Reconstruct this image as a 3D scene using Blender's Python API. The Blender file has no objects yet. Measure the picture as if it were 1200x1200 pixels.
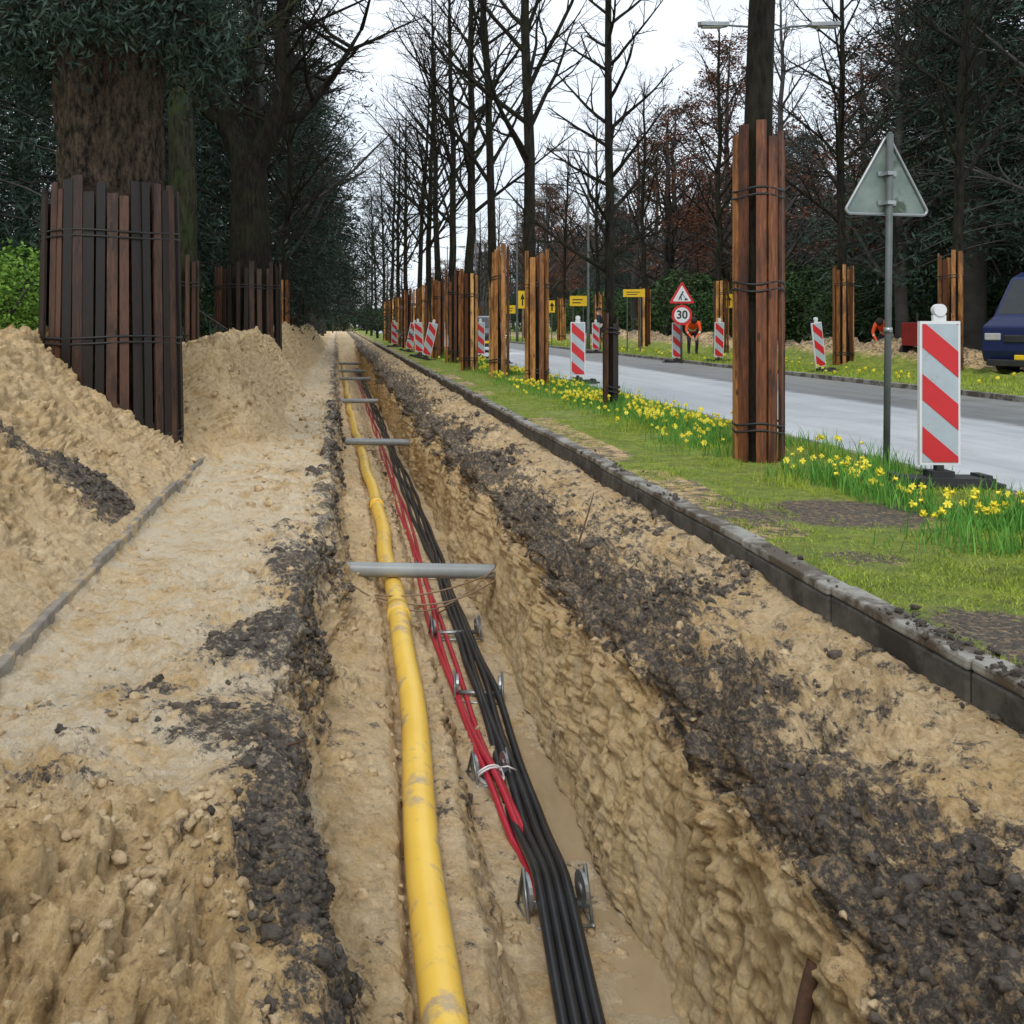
import bpy, math, random, time
import numpy as np
from mathutils import Vector, Matrix
T0=time.time()
random.seed(5); rng=np.random.default_rng(11)
scene=bpy.context.scene
COL=scene.collection

# ---------------------------------------------------------------- noise
_p=rng.permutation(256).astype(np.int32)
def vnoise(x,y,z):
    xi=np.floor(x).astype(np.int64);yi=np.floor(y).astype(np.int64);zi=np.floor(z).astype(np.int64)
    fx=x-xi;fy=y-yi;fz=z-zi
    fx=fx*fx*(3-2*fx);fy=fy*fy*(3-2*fy);fz=fz*fz*(3-2*fz)
    def h(a,b,c): return _p[(_p[(_p[a&255]+b)&255]+c)&255]/255.0
    def L(a,b,t): return a+(b-a)*t
    c00=L(h(xi,yi,zi),h(xi+1,yi,zi),fx);c10=L(h(xi,yi+1,zi),h(xi+1,yi+1,zi),fx)
    c01=L(h(xi,yi,zi+1),h(xi+1,yi,zi+1),fx);c11=L(h(xi,yi+1,zi+1),h(xi+1,yi+1,zi+1),fx)
    return L(L(c00,c10,fy),L(c01,c11,fy),fz)*2-1
def n1(y,f,s): 
    y=np.asarray(y,float); return vnoise(y*f+s*17.3,np.full_like(y,s*3.7),np.full_like(y,s*1.9))
def sst(a,b,x):
    t=np.clip((np.asarray(x,float)-a)/(b-a),0,1); return t*t*(3-2*t)

# ---------------------------------------------------------------- materials
def new_mat(name):
    m=bpy.data.materials.new(name); m.use_nodes=True
    nt=m.node_tree; b=nt.nodes['Principled BSDF']
    return m,nt,b
def N(nt,t,**k):
    n=nt.nodes.new(t)
    for a,v in k.items(): setattr(n,a,v)
    return n
def noise_node(nt,vec,scale,detail=6,rough=.6):
    n=N(nt,'ShaderNodeTexNoise'); n.inputs['Scale'].default_value=scale
    n.inputs['Detail'].default_value=detail; n.inputs['Roughness'].default_value=rough
    nt.links.new(vec,n.inputs['Vector']); return n.outputs['Fac']
def ramp(nt,fac,stops):
    r=N(nt,'ShaderNodeValToRGB'); e=r.color_ramp.elements
    while len(e)<len(stops): e.new(.5)
    for i,(p,c) in enumerate(stops): e[i].position=p; e[i].color=(*c,1)
    nt.links.new(fac,r.inputs['Fac']); return r.outputs['Color']
def math_n(nt,op,a,b=None,clamp=False):
    n=N(nt,'ShaderNodeMath',operation=op,use_clamp=clamp)
    for i,v in enumerate((a,b)):
        if v is None: continue
        if isinstance(v,(int,float)): n.inputs[i].default_value=v
        else: nt.links.new(v,n.inputs[i])
    return n.outputs[0]
def mixc(nt,f,a,b,mode='MIX'):
    n=N(nt,'ShaderNodeMix',data_type='RGBA',blend_type=mode)
    for s,v in ((0,f),(6,a),(7,b)):
        if isinstance(v,(int,float)): n.inputs[s].default_value=v
        elif isinstance(v,tuple): n.inputs[s].default_value=(*v,1)
        else: nt.links.new(v,n.inputs[s])
    return n.outputs[2]
def bump(nt,b,h,strength,dist,prev=None):
    n=N(nt,'ShaderNodeBump'); n.inputs['Strength'].default_value=strength; n.inputs['Distance'].default_value=dist
    nt.links.new(h,n.inputs['Height'])
    if prev is not None: nt.links.new(prev,n.inputs['Normal'])
    nt.links.new(n.outputs[0],b.inputs['Normal']); return n.outputs[0]
def obj_vec(nt,scale=None):
    tc=N(nt,'ShaderNodeTexCoord'); v=tc.outputs['Object']
    if scale:
        mp=N(nt,'ShaderNodeMapping'); mp.inputs['Scale'].default_value=scale; nt.links.new(v,mp.inputs['Vector']); v=mp.outputs[0]
    return v
def simple(name,c1,c2=None,rough=.6,scale=6,metal=0,bstr=0,bdist=.01,vscale=None,emis=None,dirt=None,spec=.5,objrand=0):
    m,nt,b=new_mat(name)
    v=obj_vec(nt,vscale)
    c2=c2 or tuple(x*.75 for x in c1)
    f=noise_node(nt,v,scale)
    col=ramp(nt,f,[(.3,c1),(.7,c2)])
    if dirt:
        d=noise_node(nt,v,dirt[1],8,.7)
        dm=ramp(nt,d,[(dirt[2],(0,0,0)),(dirt[2]+.1,(1,1,1))])
        col=mixc(nt,dm,col,dirt[0])
    nt.links.new(col,b.inputs['Base Color'])
    b.inputs['Roughness'].default_value=rough; b.inputs['Metallic'].default_value=metal
    b.inputs['Specular IOR Level'].default_value=spec
    if bstr: bump(nt,b,noise_node(nt,v,scale*3,8,.7),bstr,bdist)
    if emis:
        b.inputs['Emission Color'].default_value=(*emis[0],1); b.inputs['Emission Strength'].default_value=emis[1]
    return m

def ground_mat():
    m,nt,b=new_mat('ground_soil')
    v=obj_vec(nt)
    at=N(nt,'ShaderNodeAttribute',attribute_name='mask'); sp=N(nt,'ShaderNodeSeparateColor'); nt.links.new(at.outputs['Color'],sp.inputs[0])
    R,G,B=sp.outputs; AL=at.outputs['Alpha']
    a=noise_node(nt,v,2.2,6,.65); c=noise_node(nt,v,14,8,.75); d=noise_node(nt,v,75,6,.8)
    vo=N(nt,'ShaderNodeTexVoronoi'); vo.inputs['Scale'].default_value=60; nt.links.new(v,vo.inputs['Vector'])
    sand=ramp(nt,c,[(.30,(.32,.20,.095)),(.45,(.70,.51,.275)),(.62,(.88,.69,.43))])
    tint=ramp(nt,a,[(.35,(.88,.80,.64)),(.62,(1.05,1.02,.97))])
    sand=mixc(nt,1.0,sand,tint,'MULTIPLY')
    sand=mixc(nt,.45,sand,ramp(nt,d,[(.32,(.42,.36,.30)),(.49,(1,1,1))]),'MULTIPLY')
    st=ramp(nt,noise_node(nt,v,5,8,.75),[(.53,(0,0,0)),(.62,(1,1,1))])
    st=math_n(nt,'MULTIPLY',st,.40)
    sand=mixc(nt,st,sand,(.27,.175,.09))
    pale=ramp(nt,d,[(.3,(.66,.53,.35)),(.6,(.86,.73,.53))])
    pf=math_n(nt,'MULTIPLY',B,ramp(nt,noise_node(nt,v,4.5,8,.75),[(.40,(0,0,0)),(.54,(1,1,1))]))
    sand=mixc(nt,pf,sand,pale)
    ws=noise_node(nt,obj_vec(nt,(3,9,.7)),1.6,8,.72)
    wcol=ramp(nt,ws,[(.30,(.24,.17,.095)),(.42,(.60,.42,.20)),(.52,(.86,.65,.34)),(.64,(.64,.51,.34)),(.75,(.88,.72,.44))])
    sand=mixc(nt,math_n(nt,'MULTIPLY',AL,.8),sand,wcol)
    dark=ramp(nt,d,[(.30,(.020,.016,.013)),(.5,(.082,.066,.052)),(.62,(.21,.17,.13)),(.76,(.46,.39,.31))])
    n2=noise_node(nt,v,9,9,.78)
    df=math_n(nt,'ADD',R,math_n(nt,'MULTIPLY',math_n(nt,'SUBTRACT',n2,.5),2.6))
    df=ramp(nt,df,[(.42,(0,0,0)),(.60,(1,1,1))])
    df=math_n(nt,'MULTIPLY',df,ramp(nt,noise_node(nt,v,28,6,.75),[(.36,(.25,.25,.25)),(.5,(1,1,1))]))
    soil=mixc(nt,df,sand,dark)
    moss=ramp(nt,noise_node(nt,v,5,8,.78),[(.32,(.055,.09,.014)),(.48,(.20,.28,.03)),(.64,(.43,.48,.06))])
    moss=mixc(nt,.35,moss,ramp(nt,d,[(.3,(.03,.04,.01)),(.65,(.36,.42,.05))]))
    brown=ramp(nt,noise_node(nt,v,3.1,7,.65),[(.55,(0,0,0)),(.64,(1,1,1))])
    moss=mixc(nt,math_n(nt,'MULTIPLY',brown,.5),moss,(.12,.085,.04))
    gf=ramp(nt,math_n(nt,'ADD',G,math_n(nt,'MULTIPLY',math_n(nt,'SUBTRACT',n2,.5),1.1)),[(.43,(0,0,0)),(.57,(1,1,1))])
    nt.links.new(mixc(nt,gf,soil,moss),b.inputs['Base Color'])
    r=math_n(nt,'SUBTRACT',.95,math_n(nt,'MULTIPLY',pf,.2)); 
    r2=math_n(nt,'SUBTRACT',r,math_n(nt,'MULTIPLY',df,.40))
    nt.links.new(r2,b.inputs['Roughness'])
    b.inputs['Specular IOR Level'].default_value=.5
    n=bump(nt,b,c,.9,.045); n=bump(nt,b,d,.9,.014,n); bump(nt,b,vo.outputs['Distance'],.4,.005,n)
    return m
M_ground=ground_mat()
def bark(name,c1,c2,moss=0,sc=1,vs=1.2):
    m,nt,b=new_mat(name)
    v=obj_vec(nt,(6*sc,6*sc,vs*sc)); f=noise_node(nt,v,3,8,.75)
    col=ramp(nt,f,[(.40,c1),(.62,c2)])
    if moss:
        mf=ramp(nt,noise_node(nt,obj_vec(nt),1.6,7,.7),[(.47,(0,0,0)),(.6,(1,1,1))])
        col=mixc(nt,math_n(nt,'MULTIPLY',mf,moss),col,(.05,.07,.022))
    nt.links.new(col,b.inputs['Base Color']); b.inputs['Roughness'].default_value=.9
    b.inputs['Specular IOR Level'].default_value=.2
    bump(nt,b,f,1.0,.10); return m
M_bark=bark('bark_dark',(.007,.006,.005),(.042,.034,.026),.25)
M_barkbig=bark('bark_rough',(.006,.005,.004),(.14,.10,.07),.15,.8,2.6)
M_barkmoss=bark('bark_mossy',(.012,.012,.008),(.07,.07,.04),.85)
M_barkhaze=simple('bark_haze_grey',(.045,.042,.040),(.095,.090,.085),.95,2,spec=.1)  # paler, greyer bark: distance haze put into the colour
def wood(name,c1,c2,c3):
    m,nt,b=new_mat(name)
    at=N(nt,'ShaderNodeAttribute',attribute_name='tone')
    v=obj_vec(nt,(14,14,1.1)); f=noise_node(nt,v,4,8,.65)
    f2=noise_node(nt,obj_vec(nt,(60,60,2)),3,4,.6)
    g=math_n(nt,'MULTIPLY_ADD',f,.8); nt.nodes[-1].inputs[2].default_value=0
    g=math_n(nt,'ADD',g,math_n(nt,'MULTIPLY',math_n(nt,'SUBTRACT',at.outputs['Fac'],.5),.75))
    col=ramp(nt,g,[(.15,c1),(.45,c2),(.75,c3)])
    col=mixc(nt,.5,col,ramp(nt,f2,[(.38,(.25,.25,.25)),(.58,(1,1,1))]),'MULTIPLY')
    kn=N(nt,'ShaderNodeTexVoronoi'); kn.inputs['Scale'].default_value=1.0; nt.links.new(obj_vec(nt,(9,9,3.2)),kn.inputs['Vector'])
    col=mixc(nt,ramp(nt,kn.outputs['Distance'],[(.10,(.8,.8,.8)),(.16,(0,0,0))]),col,tuple(x*.35 for x in c1))
    wt=ramp(nt,noise_node(nt,obj_vec(nt,(3,3,.8)),1.5,6,.7),[(.46,(0,0,0)),(.60,(.75,.75,.75))])
    col=mixc(nt,wt,col,tuple(x*.8 for x in c1))
    nt.links.new(col,b.inputs['Base Color']); b.inputs['Roughness'].default_value=.5
    bump(nt,b,f2,.6,.008); return m
M_woodnew=wood('wood_slat_new',(.10,.028,.008),(.44,.18,.045),(.80,.43,.14))
M_woodred=wood('wood_slat_wet',(.030,.009,.005),(.22,.068,.020),(.52,.22,.07))
M_wooddark=wood('wood_slat_old',(.009,.005,.003),(.036,.016,.009),(.12,.052,.028))
M_strap=simple('strap_black',(.012,.012,.012),(.02,.02,.02),.5)
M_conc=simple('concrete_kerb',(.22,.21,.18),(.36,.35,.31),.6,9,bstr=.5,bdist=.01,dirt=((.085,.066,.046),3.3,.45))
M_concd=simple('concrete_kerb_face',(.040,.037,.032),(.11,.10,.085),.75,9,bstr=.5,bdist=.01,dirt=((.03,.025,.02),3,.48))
M_conce=simple('concrete_edging',(.16,.14,.115),(.30,.27,.22),.8,9,bstr=.5,bdist=.01,dirt=((.46,.34,.19),3,.50))
def road_mat():
    m,nt,b=new_mat('asphalt_wet'); v=obj_vec(nt); vs=obj_vec(nt,(1.3,.09,1))
    a=noise_node(nt,vs,1.6,6,.6); g=noise_node(nt,v,120,3,.6); c=noise_node(nt,v,1.5,7,.7)
    col=ramp(nt,a,[(.35,(.42,.445,.46)),(.62,(.54,.565,.58))])
    sx=N(nt,'ShaderNodeSeparateXYZ'); nt.links.new(v,sx.inputs[0])
    rr=ramp(nt,math_n(nt,'MULTIPLY',math_n(nt,'ADD',sx.outputs[0],math_n(nt,'MULTIPLY',math_n(nt,'SUBTRACT',c,.5),.7)),.1),[(.775,(1,1,1)),(.80,(.38,.38,.38)),(.99,(.50,.48,.44))])
    col=mixc(nt,1.0,col,rr,'MULTIPLY')
    col=mixc(nt,.35,col,ramp(nt,g,[(.3,(.45,.45,.45)),(.7,(1,1,1))]),'MULTIPLY')
    dm=ramp(nt,noise_node(nt,vs,4,7,.75),[(.6,(0,0,0)),(.72,(1,1,1))])
    col=mixc(nt,math_n(nt,'MULTIPLY',dm,.4),col,(.19,.16,.12))
    nt.links.new(col,b.inputs['Base Color'])
    nt.links.new(ramp(nt,c,[(.38,(.38,)*3),(.62,(.6,)*3)]),b.inputs['Roughness'])
    bump(nt,b,g,.2,.003); return m
M_road=road_mat()
M_yel=simple('pipe_yellow',(.92,.62,.10),(.84,.53,.08),.36,3,dirt=((.50,.37,.21),5,.535))
M_black=simple('cable_black',(.010,.011,.013),(.022,.024,.028),.36,4,dirt=((.16,.12,.08),9,.64))
M_redc=simple('cable_red',(.50,.022,.045),(.36,.016,.03),.36,4,dirt=((.22,.12,.08),9,.64))
M_pvc=simple('pvc_grey',(.33,.36,.36),(.24,.26,.26),.33,4,dirt=((.24,.19,.13),9,.60))
M_steel=simple('galvanised_steel',(.40,.42,.42),(.26,.28,.28),.38,8,metal=.7)
M_steelold=simple('pole_grey',(.07,.085,.083),(.13,.145,.14),.6,5,metal=.2)
M_signback=simple('sign_back_weathered',(.12,.165,.145),(.24,.29,.26),.55,5,metal=.15,dirt=((.06,.08,.05),4,.54))
M_red=simple('sign_red',(.62,.018,.022),(.50,.015,.018),.4,3)
M_white=simple('sign_white',(.74,.75,.76),(.66,.67,.68),.45,3,dirt=((.42,.40,.36),6,.62))
M_refl=simple('reflective_grey',(.42,.48,.52),(.36,.42,.46),.45,12,dirt=((.33,.34,.33),5,.55))
M_blk=simple('rubber_black',(.015,.015,.017),(.03,.03,.032),.7)
M_sblk=simple('sign_black',(.01,.01,.01),(.015,.015,.015),.5)
M_ysign=simple('sign_yellow',(.85,.56,.02),(.76,.48,.02),.45)
M_glass=simple('car_glass',(.012,.016,.02),(.02,.025,.03),.08)
M_blue=simple('van_paint_blue',(.010,.020,.085),(.008,.015,.07),.3,2)
M_grey=simple('car_paint_grey',(.03,.033,.036),(.025,.028,.03),.3,2)
M_lens=simple('headlamp_lens',(.9,.9,.9),(.8,.8,.8),.1,emis=((1,.93,.78),40))
M_lens2=simple('lamp_lens_unlit',(.5,.5,.48),(.4,.4,.4),.1)
M_redm=simple('machine_red',(.30,.02,.02),(.2,.015,.015),.5,5)
M_rust=simple('root_brown',(.06,.028,.015),(.13,.07,.04),.85,20,bstr=.6,bdist=.01)
M_wire=simple('wire_brown',(.30,.21,.12),(.2,.13,.08),.6,20)
M_clodd=simple('clod_dark',(.03,.025,.019),(.19,.155,.12),.7,22,bstr=1,bdist=.02,spec=.45)
M_clods=simple('clod_sand',(.34,.23,.12),(.80,.62,.38),.95,14,bstr=1,bdist=.02,spec=.2)
def leafm(name,c1,c2,sc=1.5,r=.7,rnd=.4):
    m,nt,b=new_mat(name); v=obj_vec(nt)
    gi=N(nt,'ShaderNodeNewGeometry')
    f=math_n(nt,'ADD',math_n(nt,'MULTIPLY',noise_node(nt,v,sc,4,.6),.7),math_n(nt,'MULTIPLY',gi.outputs['Random Per Island'],.4))
    nt.links.new(ramp(nt,f,[(.3,c1),(.75,c2)]),b.inputs['Base Color'])
    b.inputs['Roughness'].default_value=r; b.inputs['Specular IOR Level'].default_value=.25
    return m
M_needle=leafm('needles_dark',(.009,.021,.016),(.045,.080,.058))
M_shrub=leafm('evergreen_leaves',(.012,.028,.012),(.06,.12,.035))
M_hedge=leafm('hedge_leaves',(.06,.14,.02),(.20,.36,.05))
M_brownleaf=leafm('withered_leaves',(.07,.025,.016),(.23,.09,.045))
M_grass=leafm('grass_blades',(.08,.15,.016),(.40,.48,.06),2.2)
M_dleaf=leafm('daffodil_leaves',(.04,.15,.02),(.16,.38,.06))
M_petal=simple('daffodil_petal',(.88,.78,.06),(.84,.68,.04),.6)
M_hivis=simple('hivis_orange',(.90,.10,.02),(.75,.07,.015),.7)
M_band=simple('hivis_band',(.6,.62,.5),(.6,.6,.5),.5)
M_trous=simple('trousers_navy',(.015,.018,.03),(.03,.03,.05),.85)
M_skin=simple('skin',(.45,.25,.17),(.4,.22,.15),.6)
M_helm=simple('helmet_white',(.7,.7,.7),(.6,.6,.6),.35)
M_hair=simple('hair_dark',(.02,.014,.01),(.03,.02,.015),.8)

# ---------------------------------------------------------------- mesh helpers
def fast_mesh(name,V,F):
    V=np.asarray(V,np.float32);F=np.asarray(F,np.int32)
    me=bpy.data.meshes.new(name); n,k=F.shape
    me.vertices.add(len(V)); me.vertices.foreach_set('co',V.ravel())
    me.loops.add(n*k); me.polygons.add(n)
    me.polygons.foreach_set('loop_start',np.arange(0,n*k,k,dtype=np.int32))
    me.loops.foreach_set('vertex_index',F.ravel())
    me.update(calc_edges=True); return me
def add_obj(name,me,loc=(0,0,0),parent=None,rot=(0,0,0),scale=(1,1,1)):
    o=bpy.data.objects.new(name,me); COL.objects.link(o); o.location=loc; o.rotation_euler=rot; o.scale=scale
    if parent: o.parent=parent
    return o
def empty(name,loc=(0,0,0),rot=(0,0,0)):
    o=bpy.data.objects.new(name,None); COL.objects.link(o); o.location=loc; o.rotation_euler=rot; o.empty_display_size=.2; return o
class MB:
    def __init__(s): s.v=[];s.f=[];s.m=[];s.tone=[];s.ct=.5;s.sm=[]
    def add(s,vs,fs,mi=0,smooth=False):
        o=len(s.v); s.v.extend(vs); s.tone.extend([s.ct]*len(vs))
        s.f.extend([tuple(i+o for i in f) for f in fs]); s.m.extend([mi]*len(fs)); s.sm.extend([smooth]*len(fs))
    def box(s,c,d,mi=0,rz=0,rx=0,ry=0):
        R=Matrix.Rotation(rz,3,'Z')@Matrix.Rotation(ry,3,'Y')@Matrix.Rotation(rx,3,'X')
        vs=[]
        for x,y,z in ((-1,-1,-1),(1,-1,-1),(1,1,-1),(-1,1,-1),(-1,-1,1),(1,-1,1),(1,1,1),(-1,1,1)):
            p=R@Vector((x*d[0]/2,y*d[1]/2,z*d[2]/2)); vs.append((p.x+c[0],p.y+c[1],p.z+c[2]))
        s.add(vs,[(0,3,2,1),(4,5,6,7),(0,1,5,4),(1,2,6,5),(2,3,7,6),(3,0,4,7)],mi)
    def tube(s,pts,rs,n=8,mi=0,cap=True,smooth=True):
        k=len(pts); 
        if isinstance(rs,(int,float)): rs=[rs]*k
        pv=None; vs=[]
        for i in range(k):
            a=pts[max(0,i-1)];b=pts[min(k-1,i+1)]
            d=(b[0]-a[0],b[1]-a[1],b[2]-a[2]); l=math.sqrt(d[0]**2+d[1]**2+d[2]**2) or 1; d=(d[0]/l,d[1]/l,d[2]/l)
            if pv is None: pv=(1,0,0) if abs(d[0])<.8 else (0,1,0)
            dt=pv[0]*d[0]+pv[1]*d[1]+pv[2]*d[2]
            u=(pv[0]-dt*d[0],pv[1]-dt*d[1],pv[2]-dt*d[2]); ul=math.sqrt(u[0]**2+u[1]**2+u[2]**2) or 1; u=(u[0]/ul,u[1]/ul,u[2]/ul); pv=u
            w=(d[1]*u[2]-d[2]*u[1],d[2]*u[0]-d[0]*u[2],d[0]*u[1]-d[1]*u[0])
            r=rs[i]; p=pts[i]
            for j in range(n):
                c=math.cos(2*math.pi*j/n)*r; q=math.sin(2*math.pi*j/n)*r
                vs.append((p[0]+u[0]*c+w[0]*q,p[1]+u[1]*c+w[1]*q,p[2]+u[2]*c+w[2]*q))
        fs=[]
        for i in range(k-1):
            for j in range(n):
                a=i*n+j;b=i*n+(j+1)%n; fs.append((a,b,b+n,a+n))
        if cap: fs.append(tuple(range(n-1,-1,-1))); fs.append(tuple(range((k-1)*n,k*n)))
        s.add(vs,fs,mi,smooth)
    def cyl(s,a,b,r,n=16,mi=0): s.tube([a,b],r,n,mi,True,n>10)
    def poly(s,pts,off,mi=0):
        n=len(pts); vs=list(pts)+[(p[0]+off[0],p[1]+off[1],p[2]+off[2]) for p in pts]
        s.add(vs,[tuple(range(n-1,-1,-1)),tuple(range(n,2*n))]+[(i,(i+1)%n,(i+1)%n+n,i+n) for i in range(n)],mi)
    def disc(s,c,r,t,n=24,mi=0,axis='Y'):
        if axis=='Y': a=(c[0],c[1]-t/2,c[2]);b=(c[0],c[1]+t/2,c[2])
        elif axis=='X': a=(c[0]-t/2,c[1],c[2]);b=(c[0]+t/2,c[1],c[2])
        else: a=(c[0],c[1],c[2]-t/2);b=(c[0],c[1],c[2]+t/2)
        s.tube([a,b],r,n,mi,True,False)
    def mesh(s,name,mats):
        me=bpy.data.meshes.new(name); me.from_pydata(s.v,[],s.f)
        for m in mats: me.materials.append(m)
        me.polygons.foreach_set('material_index',s.m); me.polygons.foreach_set('use_smooth',s.sm)
        a=me.attributes.new('tone','FLOAT','POINT'); a.data.foreach_set('value',s.tone)
        me.update(); return me
    def obj(s,name,mats,loc=(0,0,0),parent=None,rot=(0,0,0),bevel=0):
        o=add_obj(name,s.mesh(name,mats),loc,parent,rot)
        if bevel:
            b=o.modifiers.new('bev','BEVEL'); b.width=bevel; b.segments=2; b.limit_method='ANGLE'
        return o

# ---------------------------------------------------------------- ground
def itp(xs,ys): return lambda Y: np.interp(Y,xs,ys)
lipL=itp([2.3,3.2,5,8.4,20],[-.05,-.23,-.24,-.10,-.12])
pipeX=itp([1,3.2,4.6,6.3,11,15,26,60],[.28,.34,.395,.44,.50,.46,.33,.30])
def sect(Y,noisy=True):
    Y=np.asarray(Y,float); far=sst(10.9,12.6,Y); fill=sst(60,75,Y); k=1 if noisy else 0
    L=lambda a,b,t:a+(b-a)*t
    one=np.ones_like(Y)
    ll=lipL(Y)+k*(.06*n1(Y,1.3,1)+.05*n1(Y,4,2)); lr=1.42+k*(.09*n1(Y,.9,3)+.06*n1(Y,3.7,4)); px=pipeX(Y)
    lr=lr-.1*sst(8,20,Y)
    wb=1.31+k*.03*n1(Y,1.2,5)
    crest=L(.36,1.02,far)+k*far*(.16*n1(Y,.35,6)+.09*n1(Y,1.1,7))
    R=[(-400*one,.3*one),(-30*one,.3*one),(-9*one,.45*one),
       (-5*one,L(1.16,.5,far)+k*.1*n1(Y,.6,8)),
       (L(-3.1,-2.5,far),L(1.12,.72,far)+k*.08*n1(Y,.8,9)),
       (L(-2.25,-1.5,far)+k*.06*n1(Y,.9,10),crest),
       (L(-1.52,-.78,far)+far*k*.2*n1(Y,.4,11),L(-.23,-.24,far)),
       (L(-1.40,-.6,far)+far*k*.15*n1(Y,.4,11),-.35*one),
       (ll,-.36+k*.03*n1(Y,1.1,12)),
       (ll+.16,-.92+k*.05*n1(Y,1.6,13)),
       (px-.15,-.98*one),(px-.10,-1.12*one),
       (px+.17+k*.03*n1(Y,2,14),-1.13*one),(L(.70,.80,sst(5,15,Y)),-1.40*one),
       (wb,-1.43+k*.02*n1(Y,1.5,15)),
       (lr-.06,-.56+k*.12*n1(Y,1.4,16)),(lr+.03,-.33+k*.05*n1(Y,1.8,17)),
       (1.80*one,-.21+k*.07*n1(Y,1.2,18)),(2.17*one,-.13+k*.03*n1(Y,1.6,20)),(2.235*one,-.14*one),(2.245*one,-.03*one),(2.33*one,.0*one),
       (4.6*one,.02*one),(4.9*one,-.03*one),(10.2*one,-.03*one),(10.4*one,.04*one),(13.5*one,.03*one),
       (15.6*one,.12+.45*sst(22,27,Y)*(1-sst(60,70,Y))*(1+k*.6*n1(Y,.5,19))),(18*one,.1*one),(40*one,.2*one),(400*one,.3*one)]
    X=np.stack([r[0] for r in R],-1); Z=np.stack([r[1] for r in R],-1)
    f=fill[...,None]*np.ones(Z.shape[-1]); idx=np.arange(Z.shape[-1]); f=np.where((idx>=5)&(idx<=18),f,0)
    Z=Z*(1-f)+(-.12)*f
    return X,Z
cnt=[4,12,20,44,60,96,12,125,56,38,12,38,24,44,86,30,46,46,4,5,5,64,6,6,4,22,18,18,12,6]
amp =np.array([.1,.1,.08,.070,.050,.055,.020,.015,.036,.036,.022,.012,.030,.018,.014,.048,.066,.058,.028,.0,.0,.004,.012,.0,0,.01,.04,.12,.06,.1,.1])
drk =np.array([.4,.4,.4,.3,.0,.0,.0,.0,.60,.20,.12,.12,.22,.12,.02,.26,.88,.42,.34,.6,.6,.5,.2,.4,.4,.3,.4,.5,.6,.7,.7])
grs =np.array([1,1,.9,.1,0,0,0,0,0,0,0,0,0,0,0,0,0,0,0,0,0.2,.80,1,0,0,.9,1,.0,.5,.75,1.])
pal =np.array([0,0,0,0,.1,.1,.3,1,.9,.1,.35,.4,.35,.4,.7,.0,.1,.3,.3,0,0,0,0,0,0,0,0,0,0,0,0.])
ys=list(np.linspace(-8,1.2,40)); y=ys[-1]
while y<420: y+=max(.0125,y*.0056); ys.append(y)
ys=np.array(ys)
KX,KZ=sect(ys)
Xc=[];Zc=[];A=[];D=[];Gm=[];Pm=[];W=[]
for k,n in enumerate(cnt):
    t=np.arange(n)/n if k<len(cnt)-1 else np.linspace(0,1,n)
    td=t**3.5 if k in(14,7) else t
    if k==0: t=t**.5
    Xc.append(KX[:,k:k+1]*(1-t)+KX[:,k+1:k+2]*t); Zc.append(KZ[:,k:k+1]*(1-t)+KZ[:,k+1:k+2]*t)
    A.append(amp[k]*(1-t)+amp[k+1]*t); D.append(drk[k]*(1-td)+drk[k+1]*td); Gm.append(grs[k]*(1-t)+grs[k+1]*t); Pm.append(pal[k]*(1-t)+pal[k+1]*t)
    W.append(np.full(n,1.0 if k in(14,) else 0.0))
X=np.concatenate(Xc,1);Z=np.concatenate(Zc,1);A=np.concatenate(A);D=np.concatenate(D);Gm=np.concatenate(Gm);Pm=np.concatenate(Pm);W=np.concatenate(W)
nr,nc=X.shape; Yg=np.repeat(ys[:,None],nc,1)
c0=sum(cnt[:3]); c1=sum(cnt[:18])
for _ in range(6):
    X[:,c0+1:c1-1]=(X[:,c0:c1-2]+2*X[:,c0+1:c1-1]+X[:,c0+2:c1])/4
    Z[:,c0+1:c1-1]=(Z[:,c0:c1-2]+2*Z[:,c0+1:c1-1]+Z[:,c0+2:c1])/4
# spoil heap near the camera, left of the trench
heapm=(Z>-.7)*(1-sst(-.85,-.22,X))*sst(-3.2,-1.6,X)
Z=Z+heapm*.15*(1-sst(2.7,3.5,Yg+.35*(X+1)+.18*vnoise(X*3,Yg*3,X*0)))
dX=np.gradient(X,axis=1);dZ=np.gradient(Z,axis=1);l=np.hypot(dX,dZ)+1e-9
nx=-dZ/l;nz=dX/l
def fbm(s,o,g=.55,seed=0):
    r=0;a=1
    for i in range(o):
        r=r+a*vnoise(X*s+seed,Yg*s+seed*2,Z*s*.9+seed*3); a*=g; s*=2.03
    return r
h_lo=fbm(1.7,2,.5,3); h_mid=fbm(6,2,.6,9); h_hi=fbm(30,2,.6,5)
wx=.05*vnoise(X*6,Yg*6,Z*6+9); wy=.05*vnoise(X*6+20,Yg*6,Z*6)
bil=0
for s,a in ((7.5,1.),(16,.65),(34,.5)):
    bil=bil+a*np.abs(vnoise((X+wx)*s+2,(Yg+wy)*s,Z*s+5))
lumpy=np.clip(.6+.9*vnoise(X*2.2+30,Yg*2.2,Z*2),.1,1.4)
clod=np.clip(vnoise(X*12+4,Yg*12,Z*12+7)-.05,0,1)**.7*np.clip(vnoise(X*3,Yg*3+5,Z*3)+.35,0,1)
grooves=vnoise(Yg*8+2,Z*.8,X*0+1)*.6+np.abs(vnoise(Yg*19,Z*1.0,X*0+4))*.55+.2*vnoise(Yg*45,Z*1.6,X*0+8)
fg=1+2.0*(1-sst(2.7,3.9,Yg+.5*(X+.8)))*(1-sst(-.35,-.15,X))*(Z>-.7)
disp=A[None,:]*fg*(1.0*h_lo+.45*h_mid+.30*h_hi+2.0*(bil-.5)*lumpy+1.4*clod)
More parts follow.
